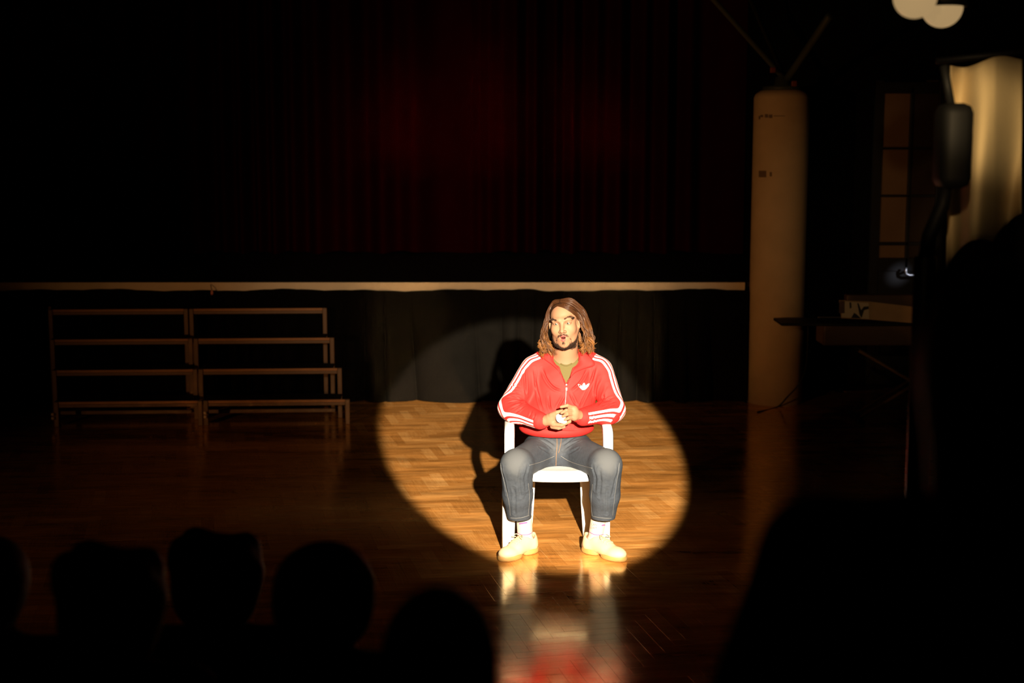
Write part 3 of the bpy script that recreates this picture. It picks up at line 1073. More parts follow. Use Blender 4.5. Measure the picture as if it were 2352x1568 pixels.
# ------------------------------------------------------------------ white plastic armchair
M_plastic = mat('white_plastic', (0.80, 0.79, 0.78), 0.32, 0.5)
CX, CF, CB = 0.252, 7.37, 7.86                     # chair middle, front edge, back
chair = empty('plastic_armchair', (CX, 7.62, 0))
grid = []
for i in range(16):
    t = i / 15
    row = []
    for j in range(21):
        s = j / 20 * 2 - 1
        w = 0.225 - 0.02 * t
        y = CF + .012 * s * s + t * (CB - CF - .02)
        z = 0.452 - 0.018 * t + .012 * abs(s) ** 3 - .010 * math.cos(s * math.pi / 2) * math.sin(t * math.pi)
        if t < .12: z -= .042 * (1 - t / .12) ** 1.6
        row.append((CX + s * w, y, z))
    grid.append(row)
MB().sheet(grid[::-1], .009).build('seat', M_plastic, chair, True)
for sx in (-1, 1):
    x = CX + (.254 if sx > 0 else -.266)
    # armrest: flat band from the back upright, then bending down into the front leg
    path = smooth_path([(CX + sx * .235, 7.90, .70), (CX + sx * .262, 7.80, .690), (x, 7.62, .682), (x, 7.50, .680), (x, 7.435, .664), (x, 7.412, .62), (x + sx * .0, 7.405, .54), (x, 7.40, .44)], 28)
    g = []
    for k, p_ in enumerate(path):
        tt = (path[min(k + 1, 27)] - path[max(k - 1, 0)]).normalized()
        n_ = Vector((1, 0, 0)); n_ = (n_ - tt * n_.dot(tt)).normalized()
        up = tt.cross(n_) * (-1 if sx < 0 else -1)
        hw = .022
        g.append([p_ - n_ * hw + up * .010, p_ - n_ * hw * .85, p_ + n_ * hw * .0 - up * .002, p_ + n_ * hw * .85, p_ + n_ * hw + up * .010])
    MB().sheet(g, .007).build('armrest', M_plastic, chair, True)
    # front leg: an L-shaped channel that narrows to the foot
    def leg(pts, wx, wy):
        mb = MB()
        g1 = []
        for (c, a, b) in zip(pts, wx, wy):
            c = Vector(c)
            g1.append([c + Vector((-sx * a, b, 0)), c + Vector((-sx * a, .1 * b, 0)), c + Vector((-sx * a * .8, 0, 0)), c, c + Vector((sx * .004, .006, 0)), c + Vector((sx * .007, b, 0))])
        if sx < 0: g1 = [r[::-1] for r in g1]
        mb.sheet(g1, .006)
        foot = Vector(pts[-1])
        mb.box(foot + Vector((-sx * wx[-1] / 2, wy[-1] / 2, .004)), (wx[-1] + .012, wy[-1] + .008, .009), .002)
        return mb.build('leg', M_plastic, chair, True)
    xo = CX + (.258 if sx > 0 else -.290)
    leg([(xo, 7.405, .50), (xo + sx * .001, 7.415, .42), (xo + sx * .002, 7.435, .30), (xo + sx * .003, 7.455, .15), (xo + sx * .004, 7.470, .0)], [.058, .057, .054, .050, .046], [.05, .06, .055, .05, .045])
    xr = CX + sx * .184
    leg([(xr - sx * .006, 7.74, .44), (xr - sx * .002, 7.745, .33), (xr, 7.752, .2), (xr + sx * .003, 7.76, .1), (xr + sx * .006, 7.765, .0)], [.055, .052, .048, .044, .040], [.05, .05, .05, .045, .04])
# backrest with vertical slats
def back_pt(s, z):
    t = (z - .44) / .38
    return Vector((CX + s * (.120 + .085 * t), 7.855 + .075 * t + .03 * (1 - s * s), z))
bk = MB()
bk.sheet([[back_pt(s, z) for s in np.linspace(-1, 1, 17)] for z in (.735, .76, .79, .815 )], .009)
MB().sheet([[back_pt(s, z) for s in np.linspace(-1, 1, 17)] for z in (.44, .47, .50)], .009).build('lower_rail', M_plastic, chair, True)
bk.build('backrest', M_plastic, chair, True)
for s in (-.93, -.62, -.31, 0, .31, .62, .93):
    MB().sheet([[back_pt(s - .085, z), back_pt(s, z) - Vector((0, .003, 0)), back_pt(s + .085, z)] for z in np.linspace(.495, .74, 8)], .008).build('slat', M_plastic, chair, True)
tag(chair, 'white plastic armchair in the pool of light with the man sitting in it', 'chair')

# ------------------------------------------------------------------ the man
M_skin = mat('fair_skin', (0.235, 0.116, 0.066), 0.6, 0.18, sss=0.0)
attr_mix(M_skin, 'lid', (0.105, 0.043, 0.026), 0.0, 1.0)
attr_mix(M_skin, 'lip', (0.26, 0.060, 0.050), 0.2, 0.9)
attr_mix(M_skin, 'stubble', (0.09, 0.042, 0.024), 0.1, 1.0)
attr_mix(M_skin, 'brow', (0.05, 0.022, 0.012), 0.25, 0.8)
attr_mix(M_skin, 'mouth', (0.05, 0.008, 0.008), 0.3, 0.8)

HO = np.array(P(1296, 737, 7.645))                 # between the eyes, in the skull's middle
hy, hp, hr = math.radians(-9.5), math.radians(3), math.radians(5)
Rm = Matrix.Rotation(hy, 3, 'Z') @ Matrix.Rotation(hp, 3, 'X') @ Matrix.Rotation(-hr, 3, 'Y')
RH = np.array(Rm)                                  # head local -> world


def hw(p):
    return HO + RH @ np.array(p, float)


def hcap(a, b, ra, rb=None): return capsule(hw(a), hw(b), ra, rb)
def hell(c, r, tilt=0.0):
    M = RH.T
    if tilt:
        M = np.array(Matrix.Rotation(tilt, 3, 'X')) @ M
    return ellipsoid(hw(c), r, M)


def J(px, py, Y): return np.array(P(px, py, Y))


SHL, ELL, WRL = J(1220, 845, 7.73), J(1172, 933, 7.63), J(1252, 966, 7.435)
SHR, ELR, WRR = J(1380, 846, 7.73), J(1409, 938, 7.63), J(1330, 955, 7.43)
HPL, KNL, ANL = J(1241, 1040, 7.66), J(1186, 1066, 7.27), J(1203, 1226, 7.475)
HPR, KNR, ANR = J(1325, 1040, 7.66), J(1391, 1066, 7.27), J(1368, 1226, 7.475)
TOEL, TOER = np.array((-.035, 7.335, .03)), np.array((.565, 7.33, .03))
HEELL, HEELR = np.array((.110, 7.50, .035)), np.array((.405, 7.50, .035))
NECK0 = J(1299, 836, 7.73)
NECK1 = hw((0, .03, -.075))

zh0, zh1 = HO[2] - .145, HO[2] + .135
hz0, hz1 = J(1290, 992, 7.4)[2], J(1290, 922, 7.4)[2]
bx = axis(-.13, .66, .0026, [(HO[0] - .10, HO[0] + .10)], .011)
by = axis(7.12, 8.0, .0026, [(7.335, 7.46), (7.525, 7.75)], .011)
bz = axis(.004, 1.38, .0026, [(hz0, hz1), (zh0, zh1)], .011)
B = Field(bx, by, bz)
# head
B.put(hell((0, .022, .036), (.074, .094, .075)))
B.put(hell((0, -.030, -.015), (.062, .062, .092)), .03)
B.put(hell((0, -.036, -.080), (.050, .052, .048)), .03)
B.put(hell((0, -.066, -.114), (.027, .026, .022)), .03)
for s in (-1, 1):
    B.put(hell((s * .041, -.056, -.034), (.024, .028, .028)), .025)
    B.put(hcap((s * .056, .0, -.050), (s * .036, -.045, -.102), .019, .016), .03)      # jaw line
    B.put(hcap((s * .014, -.088, .020), (s * .046, -.074, .022 + .004 * s), .011, .010), .018)
B.put(hcap((0, -.082, .016), (0, -.114, -.035), .0075, .0115), .014)                     # nose
for s in (-1, 1): B.put(hell((s * .0130, -.101, -.040), (.0085, .010, .007)), .006)
for s in (-1, 1): B.put(hell((s * .008, -.108, -.0490), (.0035, .005, .003)), .003, 'd')
B.put(hell((0, -.076, -.073), (.031, .026, .027)), .02)
for s in (-1, 1):
    B.put(hell((s * .032, -.096, .001), (.0185, .016, .0105)), .008, 'd')                # sockets
    B.put(hell((s * .032, -.0745, .0), (.0150, .0150, .0145)), .004)                     # lids over the eyeball
    B.put(hell((s * .032, -.0935, -.0005), (.0138, .012, .0053)), .002, 'd')             # opening
    B.put(hcap((s * .017, -.0835, .005), (s * .047, -.077, .004), .003, .0025), .004)
    B.put(hell((s * .079, .010, -.014), (.009, .021, .032), .25), .008)                  # ears
    B.put(hell((s * .086, .006, -.012), (.005, .012, .020), .25), .004, 'd')
# lips and open mouth
for s in (-1, 1):
    B.put(hcap((s * .019, -.0895, -.071), (0, -.1005, -.0635), .0045, .0052), .006)
    B.put(hcap((s * .016, -.0885, -.079), (0, -.0985, -.0860), .005, .0062), .006)
B.put(hell((.001, -.100, -.0745), (.0130, .022, .0058)), .003, 'd')
# neck, trunk
B.put(capsule(NECK1, NECK0, .058, .060), .03)
B.put(capsule(hw((0, .045, -.03)), J(1299, 830, 7.77), .060, .062), .03)
B.put(capsule(J(1235, 848, 7.76), J(1365, 848, 7.76), .042), .06)
B.put(ellipsoid(J(1295, 885, 7.76), (.155, .10, .17)), .05)
B.put(ellipsoid(J(1283, 965, 7.73), (.155, .115, .15)), .05)
B.put(ellipsoid(J(1283, 1030, 7.70), (.16, .11, .09)), .05)
for S, E, Wq in ((SHL, ELL, WRL), (SHR, ELR, WRR)):
    B.put(capsule(S, E, .045, .040), .03); B.put(capsule(E, Wq, .039, .026), .01)
for H, K, A, T, HE, SK in ((HPL, KNL, ANL, TOEL, HEELL, J(1204, 1180, 7.462)), (HPR, KNR, ANR, TOER, HEELR, J(1376, 1180, 7.462))):
    B.put(capsule(H, K, .072, .055), .03); B.put(capsule(K, SK, .046, .028), .01); B.put(capsule(SK, A, .028, .028), .01)
    B.put(capsule(A + np.array((0, 0, -.03)), T, .034, .028), .02); B.put(capsule(A, HE, .034, .033), .01)
# hands
def finger(pts, r, k=.006):
    pts = [J(*p_) for p_ in pts]
    for i in range(len(pts) - 1):
        B.put(capsule(pts[i], pts[i + 1], r[i], r[i + 1]), k if i == 0 else .002)
# his right hand (left in the picture): cupped underneath
B.put(capsule(WRL, J(1268, 962, 7.42), .027, .026), .012)
B.put(capsule(J(1264, 958, 7.42), J(1276, 953, 7.405), .024, .019), .012)
B.put(capsule(J(1264, 968, 7.42), J(1273, 974, 7.405), .020, .015), .012)
finger([(1270, 974, 7.402), (1290, 976, 7.385), (1309, 968, 7.378)], [.0115, .0105, .0085])
finger([(1268, 980, 7.412), (1283, 983, 7.398), (1296, 980, 7.392)], [.0105, .0095, .0080])
finger([(1270, 970, 7.420), (1293, 967, 7.410), (1306, 959, 7.405)], [.0110, .0100, .0085])
finger([(1268, 976, 7.430), (1288, 972, 7.428), (1300, 966, 7.424)], [.0100, .0090, .0080])
finger([(1266, 953, 7.405), (1279, 947, 7.392), (1291, 943, 7.388)], [.0130, .0115, .0090])
# his left hand (right in the picture): laid over it
B.put(capsule(WRR, J(1320, 948, 7.40), .028, .026), .012)
B.put(capsule(J(1318, 940, 7.393), J(1319, 958, 7.395), .021, .020), .012)
finger([(1313, 935, 7.385), (1303, 931, 7.366), (1288.5, 934.5, 7.362)], [.0110, .0098, .0078])
finger([(1312, 943, 7.378), (1301, 942, 7.354), (1290, 948, 7.356)], [.0112, .0098, .0082])
finger([(1312, 951, 7.378), (1303, 951, 7.352), (1293, 956, 7.356)], [.0110, .0096, .0080])
finger([(1313, 959, 7.382), (1305, 960.5, 7.360), (1297, 964, 7.362)], [.0100, .0086, .0072])
finger([(1318, 944, 7.415), (1303, 944, 7.420), (1292, 948, 7.418)], [.0120, .0105, .0085])
bv, bq = B.mesh(1)
person = mesh_obj('person', bv, bq, M_skin)
tag(person, 'seated long-haired bearded man in red jacket and jeans, hands together, in the spotlight', 'person')
loc = (bv - HO) @ RH                                # head-local coordinates
lx_, ly_, lz_ = loc[:, 0], loc[:, 1], loc[:, 2]
inhead = (np.abs(lx_) < .1) & (lz_ > -.165) & (ly_ < .06)
d_up = poly_dist(loc, [(-.019, -.091, -.070), (0, -.104, -.0625), (.019, -.091, -.070)])
d_lo = poly_dist(loc, [(-.016, -.090, -.079), (0, -.102, -.0868), (.016, -.090, -.079)])
attr(person, 'lip', np.where(inhead, sstep(-np.minimum(d_up - .001, d_lo - .002), -.0075, -.0035), 0))
mo = np.sqrt(((lx_ - .001) / .0125) ** 2 + ((lz_ + .0745) / .0054) ** 2)
attr(person, 'mouth', np.where(inhead & (ly_ < -.06) & (ly_ > -.0965), sstep(-mo, -1.15, -.8), 0))
ax_ = np.abs(lx_)
zl = np.interp(ax_, [0, .018, .033, .045, .057, .078], [-.130, -.122, -.104, -.104, -.097, -.062])
beard = sstep(zl - lz_, -.008, .014)
mst = np.minimum(poly_dist(loc, [(s * -.035, -.068, -.106) if 0 else (-.035, -.068, -.106), (-.033, -.078, -.082), (-.021, -.093, -.062), (-.004, -.103, -.0545)]), poly_dist(loc, [(.004, -.103, -.0545), (.021, -.093, -.062), (.033, -.078, -.082), (.035, -.068, -.106)]))
beard = np.maximum(beard, sstep(-mst, -.0075, -.0025) * (ly_ < -.05))
beard = np.maximum(beard, .7 * sstep(-np.sqrt((lx_ / .007) ** 2 + ((lz_ + .101) / .006) ** 2), -1.4, -.7) * (ly_ < -.05))
beard *= sstep(lz_, -.156, -.142) * sstep(.035 - ly_, .0, .03)
beard = np.where(inhead, beard * (1 - sstep(-np.minimum(d_up, d_lo), -.0075, -.005)), 0)
attr(person, 'stubble', np.clip(beard * .9, 0, 1))
flat = loc * np.array((1, 0, 1), dtype=np.float32)
br = np.minimum(poly_dist(flat, [(-.028, 0, .0225), (-.045, 0, .0262), (-.059, 0, .0185)]), poly_dist(flat, [(.014, 0, .0270), (.031, 0, .0345), (.044, 0, .0340), (.056, 0, .0230)]))
br = np.where(ly_ < -.035, br, 1.0)
eye_d = np.minimum(*[np.sqrt(((lx_ - s * .032) / .0185) ** 2 + ((lz_ - .001) / .0098) ** 2) for s in (-1, 1)])
attr(person, 'lid', np.where(inhead & (ly_ < -.04), .55 * sstep(-eye_d, -1.25, -.72), 0))
attr(person, 'brow', np.where(inhead, .55 * sstep(-br, -.0060, -.0020), 0))

# beard and eyebrows: short hairs standing on the skin
nrm = normals(bv, bq)
M_beard = mat('dark_brown_beard', (0.022, 0.0095, 0.0050), 0.7, 0.15)
def hairs(p0, d0, ln, r):
    """Short tapered three-sided hairs, one per row of p0."""
    n = len(p0)
    a_ = np.cross(d0, np.array((.31, .27, .91))); a_ /= np.linalg.norm(a_, axis=1)[:, None]
    b_ = np.cross(d0, a_)
    V = []
    for t, k in ((0, 1.0), (.55, .8), (1.0, .15)):
        c_ = p0 + d0 * (ln * t)[:, None] - np.array((0, 0, 1.0)) * (ln * .25 * t * t)[:, None]
        for g in range(3):
            w_ = 2 * math.pi * g / 3
            V.append(c_ + (a_ * math.cos(w_) + b_ * math.sin(w_)) * (r * k))
    V = np.stack(V, 1).reshape(-1, 3)
    F_ = []
    for lv in range(2):
        for g in range(3):
            F_.append([lv * 3 + g, lv * 3 + (g + 1) % 3, lv * 3 + 3 + (g + 1) % 3, lv * 3 + 3 + g])
    return V, (np.array(F_)[None] + (np.arange(n) * 9)[:, None, None]).reshape(-1, 4).astype(np.int32)
def seed(w, n, jit):
    p_ = w / w.sum()
    i_ = rng.choice(len(w), n, p=p_)
    return i_, bv[i_] + rng.normal(0, jit, (n, 3))
wb = np.where(beard > .15, beard ** 1.2, 0)
i_, p0 = seed(wb, 5600, .0012)
d0 = nrm[i_] * .75 + np.array((0, 0, -.75)) + rng.normal(0, .22, (len(i_), 3))
d0 /= np.linalg.norm(d0, axis=1)[:, None]
V, F_ = hairs(p0 - nrm[i_] * .0015, d0, rng.uniform(.005, .0095, len(i_)), .00075)
mesh_obj('beard', V, F_, M_beard, person)
brow_w = np.where(inhead, sstep(-br, -.0058, -.0008), 0)
for s_ in (-1, 1):
    i_, p0 = seed(np.where(lx_ * s_ > 0, brow_w, 0), 240, .0010)
    d0 = nrm[i_] * .45 + (RH @ np.array((s_ * .9, 0, .15))) + rng.normal(0, .12, (len(i_), 3))
    d0 /= np.linalg.norm(d0, axis=1)[:, None]
    V, F_ = hairs(p0 - nrm[i_] * .001, d0, rng.uniform(.006, .010, len(i_)), .0007)
    mesh_obj('eyebrow', V, F_, M_beard, person)

# eyes
M_eye = mat('eye_white', (0.26, 0.20, 0.155), 0.25, 0.3)
M_iris = mat('grey_green_iris', (0.035, 0.042, 0.030), 0.25, 0.5)
M_pupil = mat('pupil', (0.004, 0.004, 0.004), 0.1, 0.5)
for s in (-1, 1):
    bm = bmesh.new()
    bmesh.ops.create_uvsphere(bm, u_segments=24, v_segments=20, radius=.0122)
    me = bpy.data.meshes.new('eye')
    gaze = Vector(RH @ np.array((-.10, -1, .04))).normalized()
    for f_ in bm.faces:
        d_ = f_.calc_center_median().normalized()
        a = d_.angle(Vector((0, 0, 1)))
        f_.material_index = 2 if a < .2 else (1 if a < .50 else 0)
        f_.smooth = True
    bm.transform(gaze.to_track_quat('Z', 'Y').to_matrix().to_4x4())
    bm.to_mesh(me); bm.free()
    for m_ in (M_eye, M_iris, M_pupil): me.materials.append(m_)
    e = link(bpy.data.objects.new('eye', me), person)
    e.location = Vector(hw((s * .032, -.0752, 0)))

# hair: many wavy strands from a parting, in one mesh
M_hair = mat('brown_hair', (0.034, 0.0118, 0.0040), 0.45, 0.22)
attr_mix(M_hair, 'tip', (0.190, 0.076, 0.019), 0.25, 1.0)
def skull(d, lift):
    """Point on the skull's ellipsoid in direction d (head-local), lifted."""
    d = np.array(d, float)
    c = np.array((0, .018, .036)); r = np.array((.075, .096, .074)) + lift
    t = 1 / math.sqrt(((d / r) ** 2).sum())
    return c + d * t
HV, HF, HT_ = [], [], []
def strand(pts, r0, n=24, k=5, curl=0.0, phase=0.0, turns=2.0, tone=0.0):
    pp = [np.array(q_) for q_ in smooth_path([Vector(q_) for q_ in pts], n)]
    base = len(HV)
    for i, p_ in enumerate(pp):
        t = i / (n - 1)
        f_ = max(0, t - .45) / .55
        a = phase + turns * 2 * math.pi * f_
        amp = curl * f_ ** 1.2
        p_ = p_ + np.array((math.cos(a) * amp, math.sin(a) * amp * .8, .5 * amp * math.sin(a * 1.3)))
        tg = pp[min(i + 1, n - 1)] - pp[max(i - 1, 0)]
        tg = tg / (np.linalg.norm(tg) + 1e-9)
        u_ = np.cross(tg, (0.3, .9, .2)); u_ /= np.linalg.norm(u_) + 1e-9
        w_ = np.cross(tg, u_)
        rr = r0 * (1 - .75 * max(0, (t - .6) / .4) ** 1.5) * (.5 + .5 * min(1, t * 8))
        for j in range(k):
            b_ = 2 * math.pi * j / k
            HV.append(p_ + (u_ * math.cos(b_) + w_ * math.sin(b_)) * rr)
            HT_.append(min(1, max(0, t * .85 + tone)))
    for i in range(n - 1):
        for j in range(k):
            HF.append((base + i * k + j, base + i * k + (j + 1) % k, base + (i + 1) * k + (j + 1) % k, base + (i + 1) * k + j))
rnd = random.Random(5)
U = rnd.uniform
def lock(pts, m, spread, r, curl, tone):
    """m strands that wave together."""
    ph, tu = U(0, 6.3), U(.9, 2.1)
    for _ in range(m):
        q_ = [np.array(pts[0]) + np.array((U(-1, 1), U(-1, 1), 0)) * spread * .3] + [np.array(p_) + np.array((U(-1, 1), U(-1, 1), U(-.6, .6))) * spread * (.5 + .5 * k / len(pts)) for k, p_ in enumerate(pts[1:])]
        strand(q_, U(*r), curl=curl * U(.8, 1.2), phase=ph + U(-.35, .35), turns=tu, tone=tone + U(-.12, .12))
for s in (-1, 1):
    for i in range(100):
        y0 = U(-.060, .085)                       # along the parting
        lift = U(.004, .016)
        part = -.014
        up = skull((part + s * .004, y0, .09), .007)
        front = (.085 - y0) / .147                # 1 at the forehead
        yb = U(-.026, .095) if rnd.random() < .75 else y0 * .6 + .02
        if s > 0:                                   # heavy side, sweeps over the forehead's corner
            k1 = skull((.050, y0 * .98 - .004, .075 - .012 * front), lift + .004 * front)
            k2 = np.array((.095 + lift, min(yb, .09) * .8 - .002 * front, .024 + U(-.01, .012)))
        else:
            k1 = skull((-.058, y0 * .72 + .014, .066), lift)
            k2 = np.array((-.088 - lift, max(yb, -.010) * .85 + .014, .020 + U(-.01, .01)))
        w3 = .098 + lift + U(0, .016)
        k3 = np.array((s * (w3 + .004), yb * .8 + .012, -.060 + U(-.012, .012)))
        w4 = U(.072, .142) if s > 0 else U(.074, .148)
        k4 = np.array((s * (w3 * .5 + w4 * .5 + .010), yb * .8 + .01 + U(-.02, .02), -.118 + U(-.02, .015)))
        k5 = np.array((s * w4, yb * .75 + U(-.035, .02), -.168 + U(-.018, .035)))
        lock([up, k1, k2, k3, k4, k5], 6, .0055, (.0011, .0021), U(.007, .021), U(-.34, .14))
for i in range(45):                               # back of the head
    a = U(-1.2, 1.2)
    up = skull((-.012, U(-.01, .08), .085), .006)
    k1 = skull((math.sin(a) * .075, .085 * math.cos(a) + .01, .06), U(.004, .014))
    k2 = skull((math.sin(a) * .085, .10 * math.cos(a) + .02, -.01), U(.008, .020))
    k3 = np.array((math.sin(a) * .10, .10 + U(-.01, .02), -.09))
    k4 = np.array((math.sin(a) * .12, .095 + U(-.02, .02), -.165 + U(-.02, .02)))
    lock([up, k1, k2, k3, k4], 4, .006, (.0016, .0028), U(.003, .012), U(-.25, 0))
for q_ in (((.10, .02, -.06), (.135, .0, -.085), (.150, -.005, -.078)), ((.11, .02, -.12), (.150, 0, -.135), (.168, 0, -.128)), ((.10, .02, -.15), (.14, 0, -.155), (.160, 0, -.160))):
    strand(q_, .0010, tone=.4)
hv = np.array(HV) @ RH.T + HO
hair = mesh_obj('hair', hv, np.array(HF, dtype=np.int32), M_hair, person)
attr(hair, 'tip', HT_)
# the front locks: from the parting along the hairline and down each side of the face
hv0 = len(HV)
loc_bvh = bvh_of(loc, bq)
def on_front(x, z, lift):
    h0 = loc_bvh.ray_cast(Vector((x, -.3, z)), Vector((0, 1, 0)))[0]
    y = h0.y if h0 is not None and h0.y < .03 else .0
    return np.array((x, y - lift, z))
LINES = {1: [(-.024, .0915), (.010, .083), (.037, .066), (.060, .041), (.077, .008)], -1: [(-.024, .0915), (-.047, .083), (-.065, .062), (-.077, .030), (-.082, .0)]}
for s in (-1, 1):
    for i in range(46):
        o_ = .020 * (i / 45) ** .9
        pts = []
        for k, (x, z) in enumerate(LINES[s]):
            r_ = math.hypot(x, z)
            f_ = o_ * (1 if k else .8)
            pts.append(on_front(x + x / r_ * f_ + U(-.0015, .0015), z + z / r_ * f_ + U(-.0015, .0015), .0035 + U(0, .004)))
        w_ = U(.0, .02)
        pts += [np.array((s * (.096 + w_), U(-.022, .01), -.045)), np.array((s * (.104 + w_), U(-.02, .02), -.095)), np.array((s * (.100 + w_ + U(-.02, .025)), U(-.02, .03), -.155 + U(-.02, .02)))]
        lock(pts, 2, .0025, (.0012, .0022), U(.004, .014), U(-.40, -.02))
hv = np.array(HV[hv0:]) @ RH.T + HO
hf = np.array([q_ for q_ in HF if q_[0] >= hv0], dtype=np.int32) - hv0
fr_ = mesh_obj('forelock', hv, hf, M_hair, hair)
attr(fr_, 'tip', HT_[hv0:])
# close-fitting under-layer so that no scalp shows between the strands
S_ = Field(*[np.arange(HO[i] - .13, HO[i] + .14, .004) for i in range(3)])
S_.put(hell((0, .024, .038), (.079, .094, .078)))
S_.put(hell((0, .055, -.045), (.074, .058, .075)), .02)
S_.put(hell((0, -.085, -.01), (.085, .085, .080)), .012, 'd')
S_.put(hell((-.022, -.095, .048), (.066, .070, .048)), .008, 'd')
uv_, uq_ = S_.mesh(1)
ul = mesh_obj('under_hair', uv_, uq_, mat('dark_brown_hair_base', (0.016, 0.0058, 0.0022), .6, .15, noise=.5, nscale=160), hair)

# ------------------------------------------------------------------ T-shirt
M_tee = mat('olive_jersey', (0.088, 0.070, 0.024), 0.85, 0.2, bump=.15, bscale=300)
def tee_prims():
    return [(capsule(J(1240, 846, 7.755), J(1360, 846, 7.755), .052), .0), (ellipsoid(J(1297, 885, 7.75), (.165, .112, .18)), .05),
            (capsule(J(1299, 842, 7.735), J(1299, 836, 7.735), .070), .03), (ellipsoid(J(1283, 965, 7.72), (.17, .125, .15)), .05)]
st = .0055
TX = (np.arange(.02, .54, st), np.arange(7.55, 7.95, st), np.arange(.62, 1.08, st))
T = Field(*TX)
for p_, k_ in tee_prims(): T.put(p_, k_)
Tf = T.f.copy()
nk = np.array(P(1300, 818, 7.66))
T.put(ellipsoid(nk + np.array((0, .03, .02)), (.066, .085, .070)), .004, 'd')
tv, tq = T.mesh(1)
tee = mesh_obj('t_shirt', tv, tq, M_tee, person)
cr_ = []
for k in range(25):
    a = math.pi + math.pi * k / 24
    cr_.append(nk + np.array((.062 * math.cos(a), .025 + .0 * a, 0)) + np.array((0, -.085 * abs(math.sin(a)), -.052 * abs(math.sin(a)))))
# ribbed collar band
tb = bvh_of(tv, tq)
cp = []
for k in range(21):
    px = 1272 + 56 * k / 20
    py = 839 - 26 * abs((k - 10) / 10) ** 2.2
    h0 = hit(tb, px, py, .002)
    if h0 is not None: cp.append(h0)
if len(cp) > 4: MB().tube(cp, .0045, 6).build('neckband', M_tee, tee, True)

# ------------------------------------------------------------------ jacket
M_red_j = mat('red_tricot', (0.45, 0.016, 0.014), 0.72, 0.22, bump=.05, bscale=400)
st = .0038
JF = Field(np.arange(-.105, .635, st), np.arange(7.33, 7.98, st), np.arange(.606, 1.12, st))
JF.put(ellipsoid(J(1293, 890, 7.745), (.188, .140, .185)))
JF.put(ellipsoid(J(1279, 948, 7.70), (.198, .158, .122)), .07)
JF.put(capsule(J(1232, 840, 7.75), J(1367, 841, 7.75), .056), .05)
JF.put(capsule(J(1256, 824, 7.765), J(1344, 826, 7.765), .060, .060), .05)
JF.put(ellipsoid(J(1278, 981, 7.70), (.205, .165, .058)), .03)                       # blouson hem
EPL, EPR = J(1172, 936, 7.63), J(1408, 941, 7.63)
CUL, CUR = J(1240, 966, 7.455), J(1340, 957, 7.455)
JF.put(capsule(J(1222, 848, 7.735), EPL, .066, .068), .03)
JF.put(capsule(EPL, CUL, .064, .047), .015)
JF.put(ellipsoid(J(1188, 948, 7.585), (.075, .07, .055)), .03)
JF.put(capsule(CUL, J(1251, 967, 7.435), .038, .034), .008)
JF.put(capsule(J(1380, 850, 7.735), EPR, .066, .067), .03)
JF.put(capsule(EPR, CUR, .065, .048), .015)
JF.put(ellipsoid(J(1392, 952, 7.585), (.075, .07, .055)), .03)
JF.put(capsule(CUR, J(1324, 954, 7.428), .039, .035), .008)
# openings: cuffs, neck and the V down to the slider, down to the T-shirt's surface
JF.put(capsule(J(1254, 966.5, 7.43), J(1262, 966, 7.41), .029), .002, 'd')
JF.put(capsule(J(1321, 953.5, 7.422), J(1313, 952, 7.40), .030), .002, 'd')
JF.put(capsule(J(1300, 822, 7.70), J(1299, 770, 7.70), .070, .085), .01, 'd')
zV0, zV1 = P(1301, 886, 7.60).z, P(1300, 800, 7.66).z
xV = P(1301, 880, 7.6).x
def vfn(x, y, z):
    hwid = np.clip((z - zV0) / (zV1 - zV0), -.2, 1.4)
    w_ = .002 + .062 * np.sign(hwid) * np.abs(hwid) ** .85
    a = np.abs(x - xV) - w_
    tee_ = None
    for (pf, lo, hi), k_ in tee_prims():
        d_ = pf(x, y, z)
        tee_ = d_ if tee_ is None else smin(tee_, d_, k_)
    return np.maximum(np.maximum(a, zV0 - z), np.maximum(-.008 - tee_, y - 7.73))
JF.put((vfn, np.array((xV - .10, 7.45, zV0)), np.array((xV + .10, 7.73, 1.12))), .003, 'd', .01)
jv, jq = largest(*JF.mesh(2))
jn = normals(jv, jq)
jb = bvh_of(jv, jq)
def fold(pts, depth=.006, width=.006, ridge=.5, side=.012):
    """Press a crease into the cloth along a line and raise the cloth beside it."""
    global jv
    p3 = [hit(jb, *q_) for q_ in pts]
    p3 = [np.array(q_) for q_ in p3 if q_ is not None]
    if len(p3) < 2: return
    p3 = [np.array(q_) for q_ in smooth_path([Vector(q_) for q_ in p3], 12)]
    d_ = poly_dist(jv, p3)
    near_ = d_ < .06
    dd = d_[near_]
    disp = -depth * np.exp(-(dd / width) ** 2) + depth * ridge * np.exp(-((dd - side) / (width * 1.2)) ** 2)
    # fade at both ends
    e0 = np.linalg.norm(jv[near_] - p3[0], axis=1); e1 = np.linalg.norm(jv[near_] - p3[-1], axis=1)
    fade = sstep(np.minimum(e0, e1), .0, .05)
    jv[near_] += jn[near_] * (disp * fade)[:, None]
for q_ in ([(1227, 846), (1230, 880), (1238, 915), (1248, 945)], [(1245, 846), (1256, 872), (1272, 890), (1292, 897)], [(1350, 846), (1334, 876), (1310, 898)],
           [(1368, 840), (1358, 876), (1346, 905), (1330, 938)], [(1203, 842), (1206, 880), (1208, 912)], [(1378, 868), (1369, 905), (1360, 922)],
           [(1396, 882), (1386, 912), (1372, 932)], [(1214, 905), (1203, 924), (1190, 926)], [(1260, 905), (1262, 930), (1268, 945)],
           [(1299, 905), (1285, 930), (1278, 945)], [(1308, 900), (1320, 925), (1328, 935)]):
    fold(q_, .0120, .0046, .35, .011)
